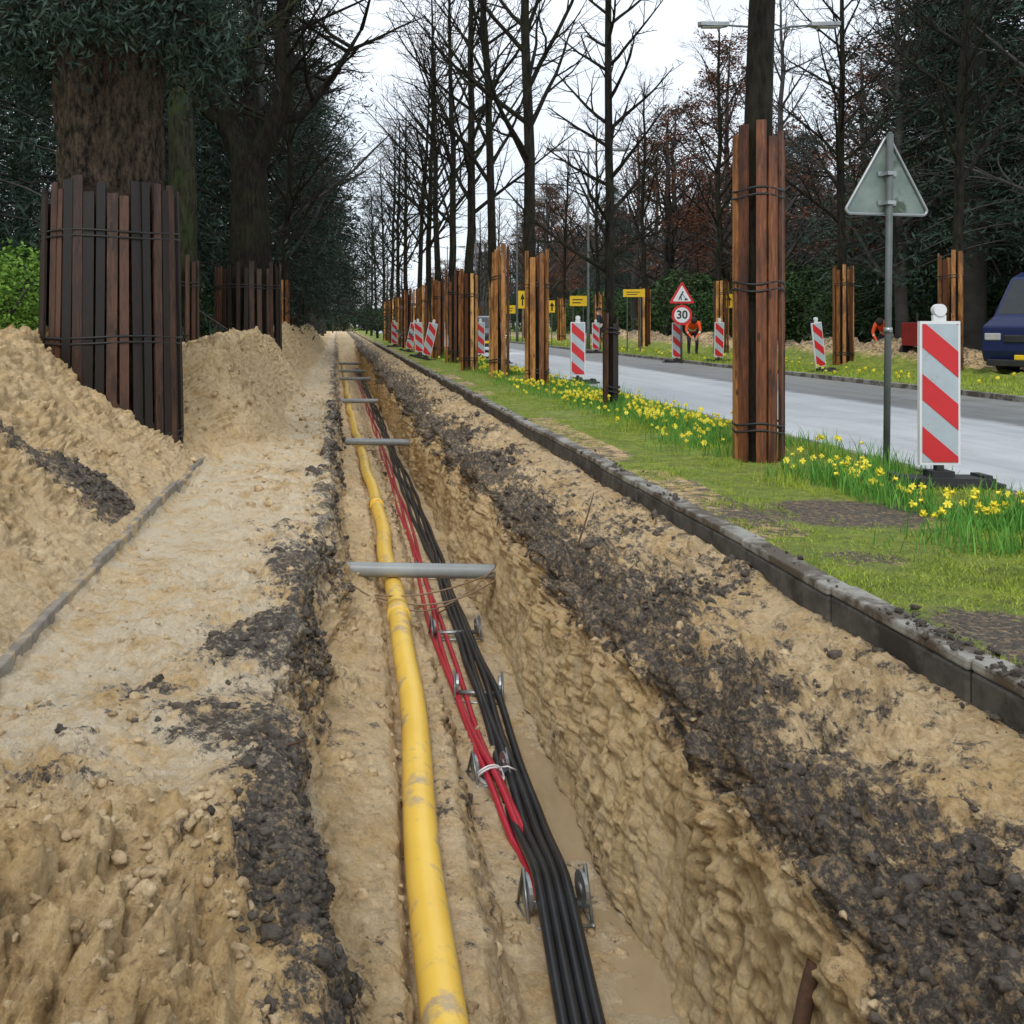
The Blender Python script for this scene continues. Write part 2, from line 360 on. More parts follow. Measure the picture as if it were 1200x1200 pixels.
disp=disp*(1-.5*W)+W*(.034*grooves+ .05*h_lo+.02*(bil-.5))
P7=Pm[None,:]*(Z>-.5)*(X>-1.45)*(X<0)
disp=disp+P7*.014*vnoise(X*8,Yg*1.1,X*0)+P7*.02*np.clip(vnoise(X*5+8,Yg*3.5,X*0+3)-.25,0,1)
detailfade=1-sst(70,120,Yg)*.5
disp=disp*detailfade
X2=X+nx*disp; Z2=Z+nz*disp
pd=np.exp(-(((Yg-5.5)/1.0)**4+((X-1.17)/.17)**4)); Z2-=.045*pd*(Z<-1.3)
soilpatch=np.exp(-(((Yg-6.4)/.5)**2+((X-3.2)/.55)**2))+.9*np.exp(-(((Yg-3.9)/.4)**2+((X-2.6)/.25)**2))+.5*np.exp(-(((Yg-5.2)/.25)**2+((X-2.7)/.3)**2))
dk=np.repeat(D[None,:],nr,0)+.22*h_lo*(A[None,:]>0.005)
dk+=.75*np.exp(-((Yg-7.3-.3*h_lo)/.38)**2)*((X<-1.55)&(X>-4))
pat=lambda cx,cy,rx_,ry_: np.exp(-(((Yg-cy)/ry_)**2+((X-cx)/rx_)**2))*(Z>-.5)
dk+=.55*pat(-.50,5.0,.2,.3)+.45*pat(-.48,3.9,.2,.2)+.4*pat(-.85,4.3,.25,.15)+.4*pat(-.35,6.6,.15,.5)+.5*pat(-.2,2.9,.12,.3)+.5*pat(-.95,3.45,.3,.15)
dk-=.25*(1-sst(2.9,3.6,Yg))*(X<-.15)
dk+=.3*clod*(Pm[None,:]>.2)+1.1*soilpatch*(X>2.3)
gm=np.repeat(Gm[None,:],nr,0)-.9*soilpatch
kerbdirt=(X>2.3)&(X<2.65); gm=gm-.6*kerbdirt*(vnoise(X*2,Yg*2,Z)>.0)
pl=np.repeat(Pm[None,:],nr,0)*(sst(2.9,3.7,Yg))
V=np.stack([X2,Yg,Z2],-1).reshape(-1,3)
i=np.arange(nr-1)[:,None]*nc+np.arange(nc-1)[None,:]
F=np.stack([i,i+1,i+nc+1,i+nc],-1).reshape(-1,4)
me=fast_mesh('ground',V,F)
ca=me.color_attributes.new('mask','FLOAT_COLOR','POINT')
cc=np.stack([np.clip(dk,0,1.3),np.clip(gm,0,1),np.clip(pl,0,1),np.repeat(W[None,:],nr,0)],-1).astype(np.float32)
ca.data.foreach_set('color',cc.ravel())
me.materials.append(M_ground); me.polygons.foreach_set('use_smooth',np.ones(len(F),bool))
ground=add_obj('ground',me)
print('ground',nr*nc,time.time()-T0)

def ico(sub):
    import bmesh
    bm=bmesh.new(); bmesh.ops.create_icosphere(bm,subdivisions=sub,radius=1)
    v=np.array([q.co[:] for q in bm.verts]); f=np.array([[q.index for q in p.verts] for p in bm.faces]); bm.free(); return v,f
iv,iF=ico(2)
def clod_mesh(name,mat,P,s):
    n=len(P)
    tmpl=[]
    for q in range(9):
        d=1+.8*vnoise(iv[:,0]*1.3+q*7,iv[:,1]*1.3,iv[:,2]*1.3)+.5*vnoise(iv[:,0]*3+q*7,iv[:,1]*3,iv[:,2]*3)
        tmpl.append(iv*d[:,None])
    ang=rng.random((n,3))*6.28; nv=len(iv)
    allv=np.empty((n,nv,3),np.float32)
    for q in range(n):
        R=np.array(Matrix.Rotation(ang[q,0],3,'X')@Matrix.Rotation(ang[q,1],3,'Z'))
        sc=np.array([1,1.0,.8])*(.7+.6*rng.random(3))
        allv[q]=(tmpl[q%9]@R.T)*sc*s[q]+P[q]-np.array([0,0,s[q]*.1])
    Fq=(iF[None]+ (np.arange(n)*nv)[:,None,None]).reshape(-1,3)
    m=fast_mesh(name,allv.reshape(-1,3),Fq); m.materials.append(mat); m.polygons.foreach_set('use_smooth',np.ones(len(Fq),bool))
    return add_obj(name,m)
def scatter_clods(name,mat,wfun,n,s0,s1,ymax=22):
    wts=wfun(X2,Yg,Z2,dk)*(Yg>1.3)*(Yg<ymax); wts=wts.ravel(); wts/=wts.sum()
    idx=rng.choice(len(wts),n,p=wts)
    P=V[idx]; s=s0+(s1-s0)*rng.random(n)**5
    s=s*(.6+.09*P[:,1])
    return clod_mesh(name,mat,P,s)
inz=(X2>-3.2)&(X2<2.2)
scatter_clods('soil_clods',M_clodd,lambda x,y,z,d: inz*np.clip(d-.3,0,1)**1.5*(nz>.25)*(.2+np.clip(h_lo,0,1)*2),7500,.003,.026)
scatter_clods('sand_clods',M_clods,lambda x,y,z,d: inz*(nz>.3)*(d<.7)*(.10+1.3*clod+ .8*(x<-.2)*(y<3.4)),9000,.003,.026)
n=1400; yk=2.9*np.exp(rng.random(n)*math.log(10)); kk=vnoise(yk*1.3,yk*0+3,yk*0)+.25*rng.standard_normal(n)>.15; yk=yk[kk]
Pk=np.stack([2.27+.05*rng.standard_normal(len(yk)),yk,np.full(len(yk),.026)],-1); Pk[:,2]=np.where(Pk[:,0]<2.21,-.12,Pk[:,2])
clod_mesh('soil_crumbs',M_clodd,Pk,.003+.014*rng.random(len(yk))**3)
print('clods',time.time()-T0)

# ---------------------------------------------------------------- kerbs
mb=MB(); y=.6
while y<62:
    L=.995; j=random.uniform(-.012,.012); t=random.uniform(-.012,.006); rz=random.uniform(-.010,.010); rx=random.uniform(-.008,.008)
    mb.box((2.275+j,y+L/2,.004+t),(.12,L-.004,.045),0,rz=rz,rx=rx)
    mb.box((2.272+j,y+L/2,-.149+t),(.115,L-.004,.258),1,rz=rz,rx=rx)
    y+=1.0
mb.obj('concrete_kerb',[M_conc,M_concd],bevel=.012)
mb=MB(); y=1.2
while y<11:
    mb.box((-1.455+random.uniform(-.015,.015),y+.5,-.362+random.uniform(-.025,.02)),(.05,.985,.22),0,rz=random.uniform(-.02,.02),rx=random.uniform(-.03,.03),ry=random.uniform(-.08,.08)); y+=1
mb.obj('concrete_edging',[M_conce],bevel=.01)
m=fast_mesh('road',[(4.78,-8,.004),(10.28,-8,.004),(10.28,400,.004),(4.78,400,.004)],[(0,1,2,3)]); m.materials.append(M_road); add_obj('road',m)
mb=MB(); y=-4
while y<200:
    mb.box((10.33,y+.5,.02),(.12,.99,.14),0)
    if y<120: mb.box((4.74,y+.5,-.035),(.10,.99,.10),0)
    y+=1
mb.obj('road_kerb',[M_conc],bevel=.01)
def sheet(name,cx,cy,z,rx,ry,mat):
    n=40; vs=[(cx+rx*math.cos(2*math.pi*a/n),cy+ry*math.sin(2*math.pi*a/n),z) for a in range(n)]
    me=bpy.data.meshes.new(name); me.from_pydata(vs,[],[tuple(range(n))]); me.materials.append(mat); return add_obj(name,me)
M_water=simple('muddy_water',(.42,.32,.20),(.36,.27,.16),.03,2,spec=1.0)
sheet('puddle_water',1.15,5.5,-1.432,.28,1.8,M_water)

# ---------------------------------------------------------------- pipes & cables
def smoothpath(fx,fz,y0,y1,st):
    r=[];y=y0
    while y<y1: r.append((float(fx(y)),y,float(fz(y)))); y+=st*max(.6,y*.08)
    return r
mb=MB()
wv=lambda y:.014*math.sin(y*1.1)+.010*math.sin(y*2.3+1)
pp=smoothpath(lambda y:pipeX(y)+wv(y),lambda y:-1.045+.01*math.sin(y*.9),.5,58,.25)
mb.tube(pp,.077,24,0)
for yy in (7.9,12.6,19):
    x=float(pipeX(yy))+wv(yy); mb.tube([(x-.0,yy-.1,-1.043),(x,yy-.099,-1.043),(x,yy+.099,-1.043),(x,yy+.1,-1.043)],[.08,.089,.089,.08],24,0)
mb.obj('yellow_gas_pipe',[M_yel])
bx=itp([1,3,3.8,4.64,6.2,8.2,12,25,60],[.70,.82,.89,.965,1.01,1.05,1.08,1.11,1.11])
rx=itp([1,3.8,4.64,5.15,6,8.3,12,25,60],[.70,.885,.935,.915,.86,.84,.89,.93,.93])
for i,(ox,oz) in enumerate(((-.068,0),(-.022,.006),(.026,.002),(.070,0))):
    mb=MB(); ph=i*1.7
    mb.tube(smoothpath(lambda y:bx(y)+ox*(1+.3*math.sin(y*.5))*(.75+.25*float(sst(4.6,5.6,y)))+.010*math.sin(y*1.3+ph)*float(sst(4.2,5.6,y))+.008*math.sin(y*3.1+ph)*float(sst(4.2,5.6,y)),lambda y:-1.380+oz+.045*float(1-sst(4.6,5.3,y))+.04*math.exp(-((y-4.5)/.5)**2)+.03*math.exp(-((y-7.1)/.5)**2)+.008*math.sin(y*1.9+ph),.5,58,.22),.0235,12,0)
    mb.obj('black_cable',[M_black])
for i,(ox,oz) in enumerate(((-.040,0),(0,.012),(.042,0))):
    mb=MB(); ph=i*2.1
    mb.tube(smoothpath(lambda y:rx(y)+ox*(1 if y>5.0 else .6)+.016*math.sin(y*1.2+ph)*float(sst(4.6,5.6,y)),lambda y:-1.392+oz*float(sst(4.6,5.6,y))+.05*math.exp(-((y-5.8)/.5)**2)+.008*math.sin(y*2+ph),.5,58,.22),.0185,12,0)
    mb.obj('red_cable',[M_redc])
def pvc(Y,x0,x1,z,r,dy=0):
    mb=MB(); n=20
    mb.tube([(x0,Y,z),(x1,Y+dy,z-.01)],r,n,0,cap=False); mb.tube([(x0+.001,Y,z),(x1-.001,Y+dy,z-.01)],r*.88,n,0,cap=False)
    for xx,yy,zz in ((x0,Y,z),(x1,Y+dy,z-.01)):
        o=[];q=[]
        for j in range(n):
            a=2*math.pi*j/n; o.append((xx,yy+r*math.cos(a),zz+r*math.sin(a))); q.append((xx,yy+r*.88*math.cos(a),zz+r*.88*math.sin(a)))
        mb.add(o+q,[(j,(j+1)%n,(j+1)%n+n,j+n) for j in range(n)],0)
    mb.obj('grey_pvc_pipe',[M_pvc])
pvc(8.7,.07,1.33,-.895,.062,-.05)
pvc(18.1,.02,1.33,-.90,.062,-.1); pvc(27.5,0,1.1,-.90,.06); pvc(38,.0,1.25,-.88,.06); pvc(44,.1,1.2,-.88,.06); pvc(52,.1,1.2,-.88,.06)
for a,(z0,h,x0,x1) in enumerate(((-.96,.10,.05,1.42),(-.93,.18,.12,1.36),(-.98,-.02,.3,1.5))):
    mb=MB(); mb.tube([(x0+(x1-x0)*t,8.45-.35*math.sin(t*3.1+a*.4),z0-h*math.sin(t*3.1)+.12*t*t) for t in np.linspace(0,1,16)],.0065,6,0)
    mb.obj('loose_wire',[M_wire])
mb=MB(); mb.tube([(1.44,2.87,-.36),(1.365,2.88,-.50),(1.315,2.88,-.72),(1.26,2.88,-1.0),(1.20,2.87,-1.40)],[.012,.02,.023,.022,.016],8,0); mb.obj('exposed_root',[M_rust])
mb=MB()
for (a,b) in (((1.55,6.6,-.24),(1.78,7.1,.02)),((.8,8.1,-1.1),(.98,8.2,-1.05)),((-1.9,4.2,.05),(-1.7,4.6,.1)),((-.3,3.6,-.34),(-.12,3.75,-.33))):
    mb.tube([a,tuple((p+q)/2+.01 for p,q in zip(a,b)),b],[.007,.006,.003],5,0)
mb.obj('twigs',[M_rust])
def roller(x,y,z,w=.2,s=1,rot=0):
    e=MB()
    for sx in (-w/2,w/2):
        e.tube([(sx-.008,0,.10*s),(sx+.008,0,.10*s)],.075*s,18,0,True,False)
        e.tube([(sx-.013,0,.10*s),(sx+.013,0,.10*s)],.025*s,10,0)
        e.tube([(sx*1.12,-.09,.0),(sx*1.12,0,.2*s),(sx*1.12,.09,.0)],.008,6,0)
        e.tube([(sx*1.12,-.11,.0),(sx*1.12,.11,.0)],.008,6,0)
    e.tube([(-w/2,0,.035*s),(w/2,0,.035*s)],.016,10,0)
    e.tube([(-w*.56,-.1,.0),(w*.56,-.1,.0)],.008,6,0); e.tube([(-w*.56,.1,.0),(w*.56,.1,.0)],.008,6,0)
    e.obj('cable_roller',[M_steel],(x,y,z),rot=(0,0,rot))
roller(.955,4.5,-1.40,.25,1.05,.1); roller(.87,5.85,-1.40,.18,.8,.2); roller(.98,7.1,-1.40,.29,.9,-.1); roller(.98,8.5,-1.40,.36,.8,.1); roller(1.0,10.5,-1.4,.34,.8,0)
mb=MB(); 
for dy in (0,.03): 
    pts=[(.865+.072*math.cos(a),5.75+dy+.02*math.sin(a*2),-1.35+.05*math.sin(a)) for a in np.linspace(0,6.28,16)]
    mb.tube(pts,.006,6,0)
mb.tube([(.90,5.75,-1.30),(.95,5.70,-1.27),(1.0,5.72,-1.3)],.005,5,0)
mb.obj('white_cable_tie',[M_white])

# ---------------------------------------------------------------- tree guards
def guard(x,y,z0,z1,r,n,w,mat,straps=(.12,.5,.9),taper=0,seed=0):
    rd=random.Random(seed); mb=MB()
    for i in range(n):
        a=2*math.pi*i/n+rd.uniform(-.25,.25)*w/r; wi=w*rd.uniform(.8,1.12); th=.026
        rr=r+rd.uniform(-.014,.02); h=z1-z0+rd.uniform(-.12,.08); zz=z0+rd.uniform(-.05,.02)
        mb.ct=rd.random()
        ti=rd.uniform(-.03,.03)*(.2/r if r<.5 else 1)
        rb=rr*(1+taper); 
        vs=[]
        for k,(zv,rv) in enumerate(((zz,rb),(zz+h,rr))):
            aa=a+ti*k
            for (du,dv) in ((-wi/2,-th/2),(wi/2,-th/2),(wi/2,th/2),(-wi/2,th/2)):
                cx=math.cos(aa)*(rv+dv)-math.sin(aa)*du; cy=math.sin(aa)*(rv+dv)+math.cos(aa)*du
                vs.append((cx,cy,zv))
        mb.add(vs,[(0,3,2,1),(4,5,6,7),(0,1,5,4),(1,2,6,5),(2,3,7,6),(3,0,4,7)],0)
    for s in straps:
        zz=z0+(z1-z0)*s; rr=r*(1+taper*(1-s))+.022
        for dz in (0,.03):
            pts=[(math.cos(t)*rr,math.sin(t)*rr,zz+dz*2+.014*math.sin(3*t+s*9)) for t in np.linspace(0,2*math.pi,28)]
            mb.tube(pts,.011,5,1,False)
    return mb.obj('wooden_tree_guard',[mat,M_strap],(x,y,0))

# ---------------------------------------------------------------- trees
def norm(v):
    l=math.sqrt(sum(a*a for a in v)) or 1; return tuple(a/l for a in v)
def grow(mb,p,d,L,r,lev,P,rd,tips,mi=0):
    ns=P['segs'][lev]; pts=[p];rs=[r]; c=p; dd=d
    for i in range(ns):
        w=P['wob']*(1 if lev else .5)
        dd=norm((dd[0]+rd.gauss(0,w),dd[1]+rd.gauss(0,w),dd[2]+rd.gauss(0,w)+P['up'][lev]))
        c=(c[0]+dd[0]*L/ns,c[1]+dd[1]*L/ns,c[2]+dd[2]*L/ns); pts.append(c)
        t=(i+1)/ns; rs.append(max(P['rmin'],r*(1-.78*t)))
    mb.tube(pts,rs,P['sides'][lev],mi,False)
    if lev+1<len(P['segs']):
        n=P['kids'][lev]
        for k in range(n):
            t=.18+.8*(k+rd.random()*.8)/n; f=t*ns; i=min(int(f),ns-1); f-=i
            a=pts[i];b=pts[i+1]; q=tuple(a[j]+(b[j]-a[j])*f for j in range(3)); rr=(rs[i]*(1-f)+rs[i+1]*f)
            dv=norm(tuple(b[j]-a[j] for j in range(3)))
            while True:
                o=(rd.gauss(0,1),rd.gauss(0,1),rd.gauss(0,1)*.6); dot=sum(o[j]*dv[j] for j in range(3)); o=tuple(o[j]-dot*dv[j] for j in range(3))
                if sum(x*x for x in o)>.2: break
            o=norm(o); an=P['ang']*rd.uniform(.7,1.25)
            nd=norm(tuple(dv[j]*math.cos(an)+o[j]*math.sin(an) for j in range(3)))
            grow(mb,q,nd,L*P['lr']*rd.uniform(.6,1.15)*(1.1-.5*t),rr*.6,lev+1,P,rd,tips,mi)
    else: tips.append(pts[-1])
    if lev==len(P['segs'])-2: tips.append(pts[-1])
def trunk_tree(mb,H,r0,clear,nb,blen,elev,P,seed,lean=(0,0),z0=-.4,rtop=.02,flare=0,sides=12,wob=.05):
    rd=random.Random(seed); tips=[]
    n=16; pts=[];rs=[]; ox=oy=0
    for i in range(n+1):
        t=i/n; z=z0+(H-z0)*t
        ox+=rd.gauss(0,wob)*(t>0)*H/16; oy+=rd.gauss(0,wob)*(t>0)*H/16
        pts.append((lean[0]*t*H+ox*.6,lean[1]*t*H+oy*.6,z)); rs.append((r0*(1-t)**.75+rtop)*(1+flare*math.exp(-t*14)))
    mb.tube(pts,rs,sides,0,False)
    for k in range(nb):
        zt=clear+(H*.97-clear)*((k+rd.random())/nb)**.9; t=(zt-z0)/(H-z0); f=t*n; i=min(int(f),n-1); f-=i
        q=tuple(pts[i][j]*(1-f)+pts[i+1][j]*f for j in range(3)); rr=rs[i]*(1-f)+rs[i+1]*f
        az=k*2.4+rd.uniform(-.5,.5); el=elev+rd.uniform(-.2,.25)
        d=(math.cos(az)*math.cos(el),math.sin(az)*math.cos(el),math.sin(el))
        L=blen*(1.05-.72*(zt-clear)/(H-clear))*rd.uniform(.65,1.2)
        grow(mb,q,d,L,min(rr*.55,.018*L+.012),0,P,rd,tips)
    return pts,tips
def leafquads(mb,pts,per,spread,size,asp,mi,rd,droop=0):
    g=rd.gauss
    for p in pts:
        for _ in range(per):
            c=(p[0]+g(0,spread),p[1]+g(0,spread),p[2]+g(0,spread)*.8-(abs(g(0,droop)) if droop else 0))
            u=norm((g(0,1),g(0,1),g(0,.6)-(.8 if droop else 0))); w=norm((g(0,1),g(0,1),g(0,1)))
            dt=sum(u[j]*w[j] for j in range(3)); w=norm(tuple(w[j]-dt*u[j] for j in range(3)))
            s=size*rd.uniform(.6,1.3); b=s*asp
            mb.add([tuple(c[j]-u[j]*s/2 for j in range(3)),tuple(c[j]+w[j]*b/2 for j in range(3)),tuple(c[j]+u[j]*s/2 for j in range(3)),tuple(c[j]-w[j]*b/2 for j in range(3))],[(0,1,2,3)],mi)
PB=dict(segs=[6,4,3],kids=[7,5],sides=[6,4,3],wob=.13,up=[.06,.05,.04],ang=.75,lr=.48,rmin=.004)
street=[]
for s in range(5):
    mb=MB(); rd=random.Random(s)
    pts,tips=trunk_tree(mb,11.5,.10,3.3+rd.random()*.8,24,3.4,.75,PB,50+s,lean=(rd.uniform(-.02,.03),rd.uniform(-.02,.02)))
    street.append(mb.mesh('street_tree',[M_bark]))
mb=MB(); trunk_tree(mb,8.5,.055,1.5,34,1.7,.55,dict(PB,kids=[6,3]),77,lean=(.03,0)); thin_me=mb.mesh('young_street_tree',[M_bark])
big=[]
for s in range(4):
    mb=MB(); rd=random.Random(100+s)
    pts,tips=trunk_tree(mb,15+s,.22,2.6,24,6.0,.6,dict(PB,segs=[7,5,3,2],kids=[6,4,3],sides=[6,4,3,3],wob=.16,rmin=.008,up=[.05,.03,.02,.0]),200+s,wob=.09)
    mats=[M_barkhaze]
    if s==3:
        leafquads(mb,tips,6,.22,.13,.7,1,rd); mats.append(M_brownleaf)
    big.append(mb.mesh('bare_tree',mats))
print('trees',time.time()-T0)
con=[]
for s in range(3):
    mb=MB(); rd=random.Random(300+s); H=15+2*s
    mb.tube([(0,0,-.5),(.1,0,H*.5),(0,.1,H)],[.26,.17,.02],8,0,False)
    P=[]
    nb=120
    for k in range(nb):
        z=1.6+s*.8+(H-2.2-s*.8)*(k/nb); az=k*2.4+rd.uniform(-.4,.4); L=(3.6*(max(0,1-z/H))**.75+.35)*rd.uniform(.6,1.25)
        n=7; pts=[(0,0,z)]
        for i in range(1,n+1):
            t=i/n; pts.append((math.cos(az)*L*t,math.sin(az)*L*t,z+.12*L*t-.42*L*t*t))
        mb.tube(pts,[.035*(1-i/n)+.006 for i in range(n+1)],3,0,False)
        for i in range(2,n+1):
            wd=.30*L*(1-abs(i/n-.55))
            for q in range(3):
                sgn=rd.uniform(-1,1)*wd; P.append((pts[i][0]-math.sin(az)*sgn,pts[i][1]+math.cos(az)*sgn,pts[i][2]-abs(sgn)*.35))
    leafquads(mb,P,9,.12,.20,.22,1,rd,droop=.16)
    con.append(mb.mesh('spruce_tree',[M_barkhaze,M_needle]))
def shrub_mesh(name,mat,seed,w,h,n,size):
    mb=MB(); rd=random.Random(seed); P=[]
    cl=[(rd.uniform(-w,w)*.7,rd.uniform(-w,w)*.7,rd.uniform(.15,.8)*h,rd.uniform(.3,.5)*h*.8) for _ in range(14)]
    for i in range(n):
        c=rd.choice(cl); v=norm((rd.gauss(0,1),rd.gauss(0,1),rd.gauss(0,1))); r=c[3]*rd.uniform(.75,1.08)
        P.append((c[0]+v[0]*r*1.1,c[1]+v[1]*r*1.1,max(.02,c[2]+v[2]*r)))
    leafquads(mb,P,1,.03,size,.55,1,rd)
    for i in range(10): 
        a=rd.uniform(0,6.28); mb.tube([(0,0,-.2),(math.cos(a)*w*.3,math.sin(a)*w*.3,h*.4),(math.cos(a)*w*.6,math.sin(a)*w*.6,h*.8)],[.04,.03,.01],4,0,False)
    return mb.mesh(name,[M_barkhaze,mat])
shr=[shrub_mesh('evergreen_shrub',M_shrub,400+i,1.8,2.6,6500,.15) for i in range(2)]
hedge_me=shrub_mesh('hedge',M_hedge,410,1.3,1.5,9000,.07)
print('foliage',time.time()-T0)

rowR=[(8.9,3.66,0),(18.7,3.65,1),(22.5,3.56,2),(25.3,3.27,3),(30,3.4,4),(34,3.35,0),(38.5,3.3,1),(43,3.3,2),(48,3.25,3),(54,3.2,4),(60,3.2,0),(67,3.2,1),(78,3.1,2),(92,3.1,3),(108,3.1,0)]
for i,(yy,xx,v) in enumerate(rowR):
    sc=1.0 if i else 1.15
    add_obj('street_tree',street[v],(xx,yy,0),rot=(0,0,i*1.9),scale=(sc*random.uniform(.9,1.1),)*2+(sc*random.uniform(.95,1.12),))
    if i==0: guard(xx,yy,-.02,2.86,.185,10,.092,M_woodred,(.1,.52,.80),seed=1)
    elif yy<70: guard(xx,yy,-.02,2.7+random.uniform(-.25,.2),.195,9,.088,M_woodnew if i%4 else M_woodred,(.12,.75),seed=i+1)
add_obj('young_street_tree',thin_me,(3.78,14.1,0),rot=(0,0,1))
guard(3.78,14.1,-.02,1.32,.085,5,.06,M_wooddark,(.2,.8),seed=40)
for i,(yy,xx) in enumerate([(23.2,13.9),(27.7,13.7),(36.8,13.8),(46,13.8),(54,13.8),(63,13.8),(75,13.8),(88,13.8),(100,13.8)]):
    add_obj('street_tree',street[(i+2)%5],(xx,yy,0),rot=(0,0,i*2.3+.7),scale=(1.1,1.1,1.05))
    guard(xx,yy,0,2.75,.24,10,.09,M_woodnew,(.12,.8),seed=60+i)
guard(-2.42,10.95,-.75,2.60,.70,38,.105,M_wooddark,(.22,.52,.84),taper=.09,seed=90)
guard(-2.75,18,-.2,2.35,.30,12,.09,M_wooddark,(.2,.8),seed=91)
guard(-2.0,23,-.2,2.5,.72,28,.10,M_wooddark,(.2,.8),taper=.05,seed=92)
guard(-1.62,30,.2,2.45,.2,8,.09,M_woodnew,(.2,.8),seed=93)
for i,(yy,xx,r) in enumerate([(35,-2.3,.5),(42,-2.4,.45),(50,-2.2,.5),(60,-2.3,.4),(72,-2.3,.4)]):
    guard(xx,yy,0,2.6,r+.15,18,.1,M_wooddark if i%2==0 else M_woodred,(.2,.8),seed=94+i)
def ridged_trunk(mb,pts,rs,n=40,seed=0,depth=.06):
    K=len(pts); M=130
    zs=np.linspace(0,K-1,M)
    vs=[]
    for m_ in range(M):
        f=zs[m_]; i=min(int(f),K-2); t=f-i
        p=[pts[i][j]*(1-t)+pts[i+1][j]*t for j in range(3)]; r=rs[i]*(1-t)+rs[i+1]*t
        a=np.arange(n)*2*math.pi/n; ca_=np.cos(a);sa_=np.sin(a);o=np.ones(n)*p[2]
        q=vnoise(ca_*2+seed,sa_*2.,o*.5)+.6*vnoise(ca_*6+seed,sa_*6.,o*1.4)-.8*np.abs(vnoise(ca_*12+seed,sa_*12.,o*3.2))
        for j in range(n):
            rr=r*(1+depth*q[j]); vs.append((p[0]+ca_[j]*rr,p[1]+sa_[j]*rr,p[2]))
    fs=[(i*n+j,i*n+(j+1)%n,(i+1)*n+(j+1)%n,(i+1)*n+j) for i in range(M-1) for j in range(n)]
    mb.add(vs,fs,0,True)
mb=MB(); rd=random.Random(1)
ridged_trunk(mb,[(0,0,-.8),(0,0,1),(.0,0,2.6),(-.05,0,4.5),(-.1,0,8),(0,0,15)],[.66,.60,.58,.62,.5,.1],110,3,.12)
tips=[]
for k in range(46):
    z=4.6+k*.2 if k>22 else 4.75+(k%6)*.13; az=k*2.4+.4; el=.05 if k>22 else -.15
    grow(mb,(-.05,0,z),(math.cos(az),math.sin(az),el),(2.7-.03*k) if k>22 else 1.4,.06,0,dict(PB,up=[-.09,-.06,-.09],kids=[8,5]),rd,tips)
leafquads(mb,tips,16,.17,.12,.22,1,rd,droop=.16)
mb.obj('old_conifer_tree',[M_barkbig,M_needle],(-2.42,10.95,0))
mb=MB(); trunk_tree(mb,13,.26,5.2,16,3.6,.5,PB,31,lean=(.005,0),rtop=.05); mb.obj('mossy_tree',[M_barkmoss],(-2.75,18,0))
mb=MB(); rd=random.Random(9); tips=[]
ridged_trunk(mb,[(0,0,-.5),(0,0,1.5),(.05,0,3.2),(0,0,4.9)],[.62,.52,.44,.38],48,5,.08)
for pts,rs in (([(0,0,4.6),(-.5,.1,5.8),(-.95,.2,7.0),(-1.1,.2,8.6),(-1.3,.1,11),(-1.2,0,14)],[.30,.26,.22,.19,.12,.03]),
               ([(0,0,4.5),(.55,-.1,5.5),(.85,-.2,6.6),(.75,-.1,7.8),(1.1,0,10),(1.5,0,13)],[.30,.25,.21,.18,.11,.03]),
               ([(0,.1,4.7),(.05,.5,6.0),(-.1,.9,8.0),(.1,1.2,11),(.2,1.2,14)],[.24,.2,.16,.1,.03]),
               ([(-.5,.1,5.6),(-1.3,-.3,6.2),(-1.9,-.6,7.4),(-2.2,-.8,9.3)],[.15,.12,.1,.04]),
               ([(.6,0,5.7),(1.2,.2,5.9),(1.9,.4,6.8),(2.6,.5,8.0)],[.13,.11,.08,.03])):
    mb.tube(pts,rs,10,0,False)
    for i in range(1,len(pts)-1):
        for k in range(4):
            az=rd.uniform(0,6.28); t=rd.random(); q=tuple(pts[i][j]*(1-t)+pts[i+1][j]*t for j in range(3))
            grow(mb,q,(math.cos(az)*.9,math.sin(az)*.9,.35),rd.uniform(1.6,3.0),.05,0,PB,rd,tips)
mb.obj('old_forked_tree',[M_bark],(-2.0,23,0))
for i,(yy,xx,sc) in enumerate([(30,-1.62,.8),(35,-2.6,1.1),(44,-2.6,1.1)]):
    add_obj('bare_street_tree',(big[i%3] if i else street[1]),(xx,yy,0),rot=(0,0,i*1.3),scale=(sc if i else 1,sc if i else 1,.85 if i else .9))

cl=empty('conifer_woodland')
rd=random.Random(21)
spots=[(-6.5,17),(-8.6,14.5),(-10,19),(-6.2,24),(-4.9,29),(-9,26),(-5.2,34),(-8,36),(-12,30),(-7,45),(-10,52),(-13,42),(-8,62),(-15,24),(-12,15),(-7,30),(-6,39),(-6,50)]
for i,(x,y) in enumerate(spots):
    s=rd.uniform(.85,1.2); add_obj('conifer',con[i%3],(x,y,.2),cl,(0,0,rd.uniform(0,6.28)),(s*1.1,s*1.1,s))
for i,(x,y) in enumerate([(-2.9,37),(-2.4,44),(-2.1,52),(-2.0,61),(-1.8,72),(-1.8,85),(-1.6,100),(-1.6,118)]):
    s=rd.uniform(.95,1.1); add_obj('conifer',con[(i+1)%3],(x,y,.0),cl,(0,0,rd.uniform(0,6.28)),(s*1.4,s*1.4,s*.95))
for i in range(26):
    y=rd.uniform(60,200); add_obj('conifer',con[i%3],(-rd.uniform(9,45),y,.2),cl,(0,0,rd.uniform(0,6.28)),(1.1,1.1,rd.uniform(.7,1.1)))
for i,(x,y) in enumerate([(-6.3,15.5),(-5.8,19),(-5,23),(-4.8,27),(-7.4,21),(-4.6,31),(-4.5,36),(-4.3,42),(-4.2,50),(-8.5,17.5),(-4.3,60)]):
    s=rd.uniform(.7,1.0); add_obj('evergreen_shrub',shr[i%2],(x,y,.3),None,(0,0,rd.uniform(0,6)),(s,s,s))
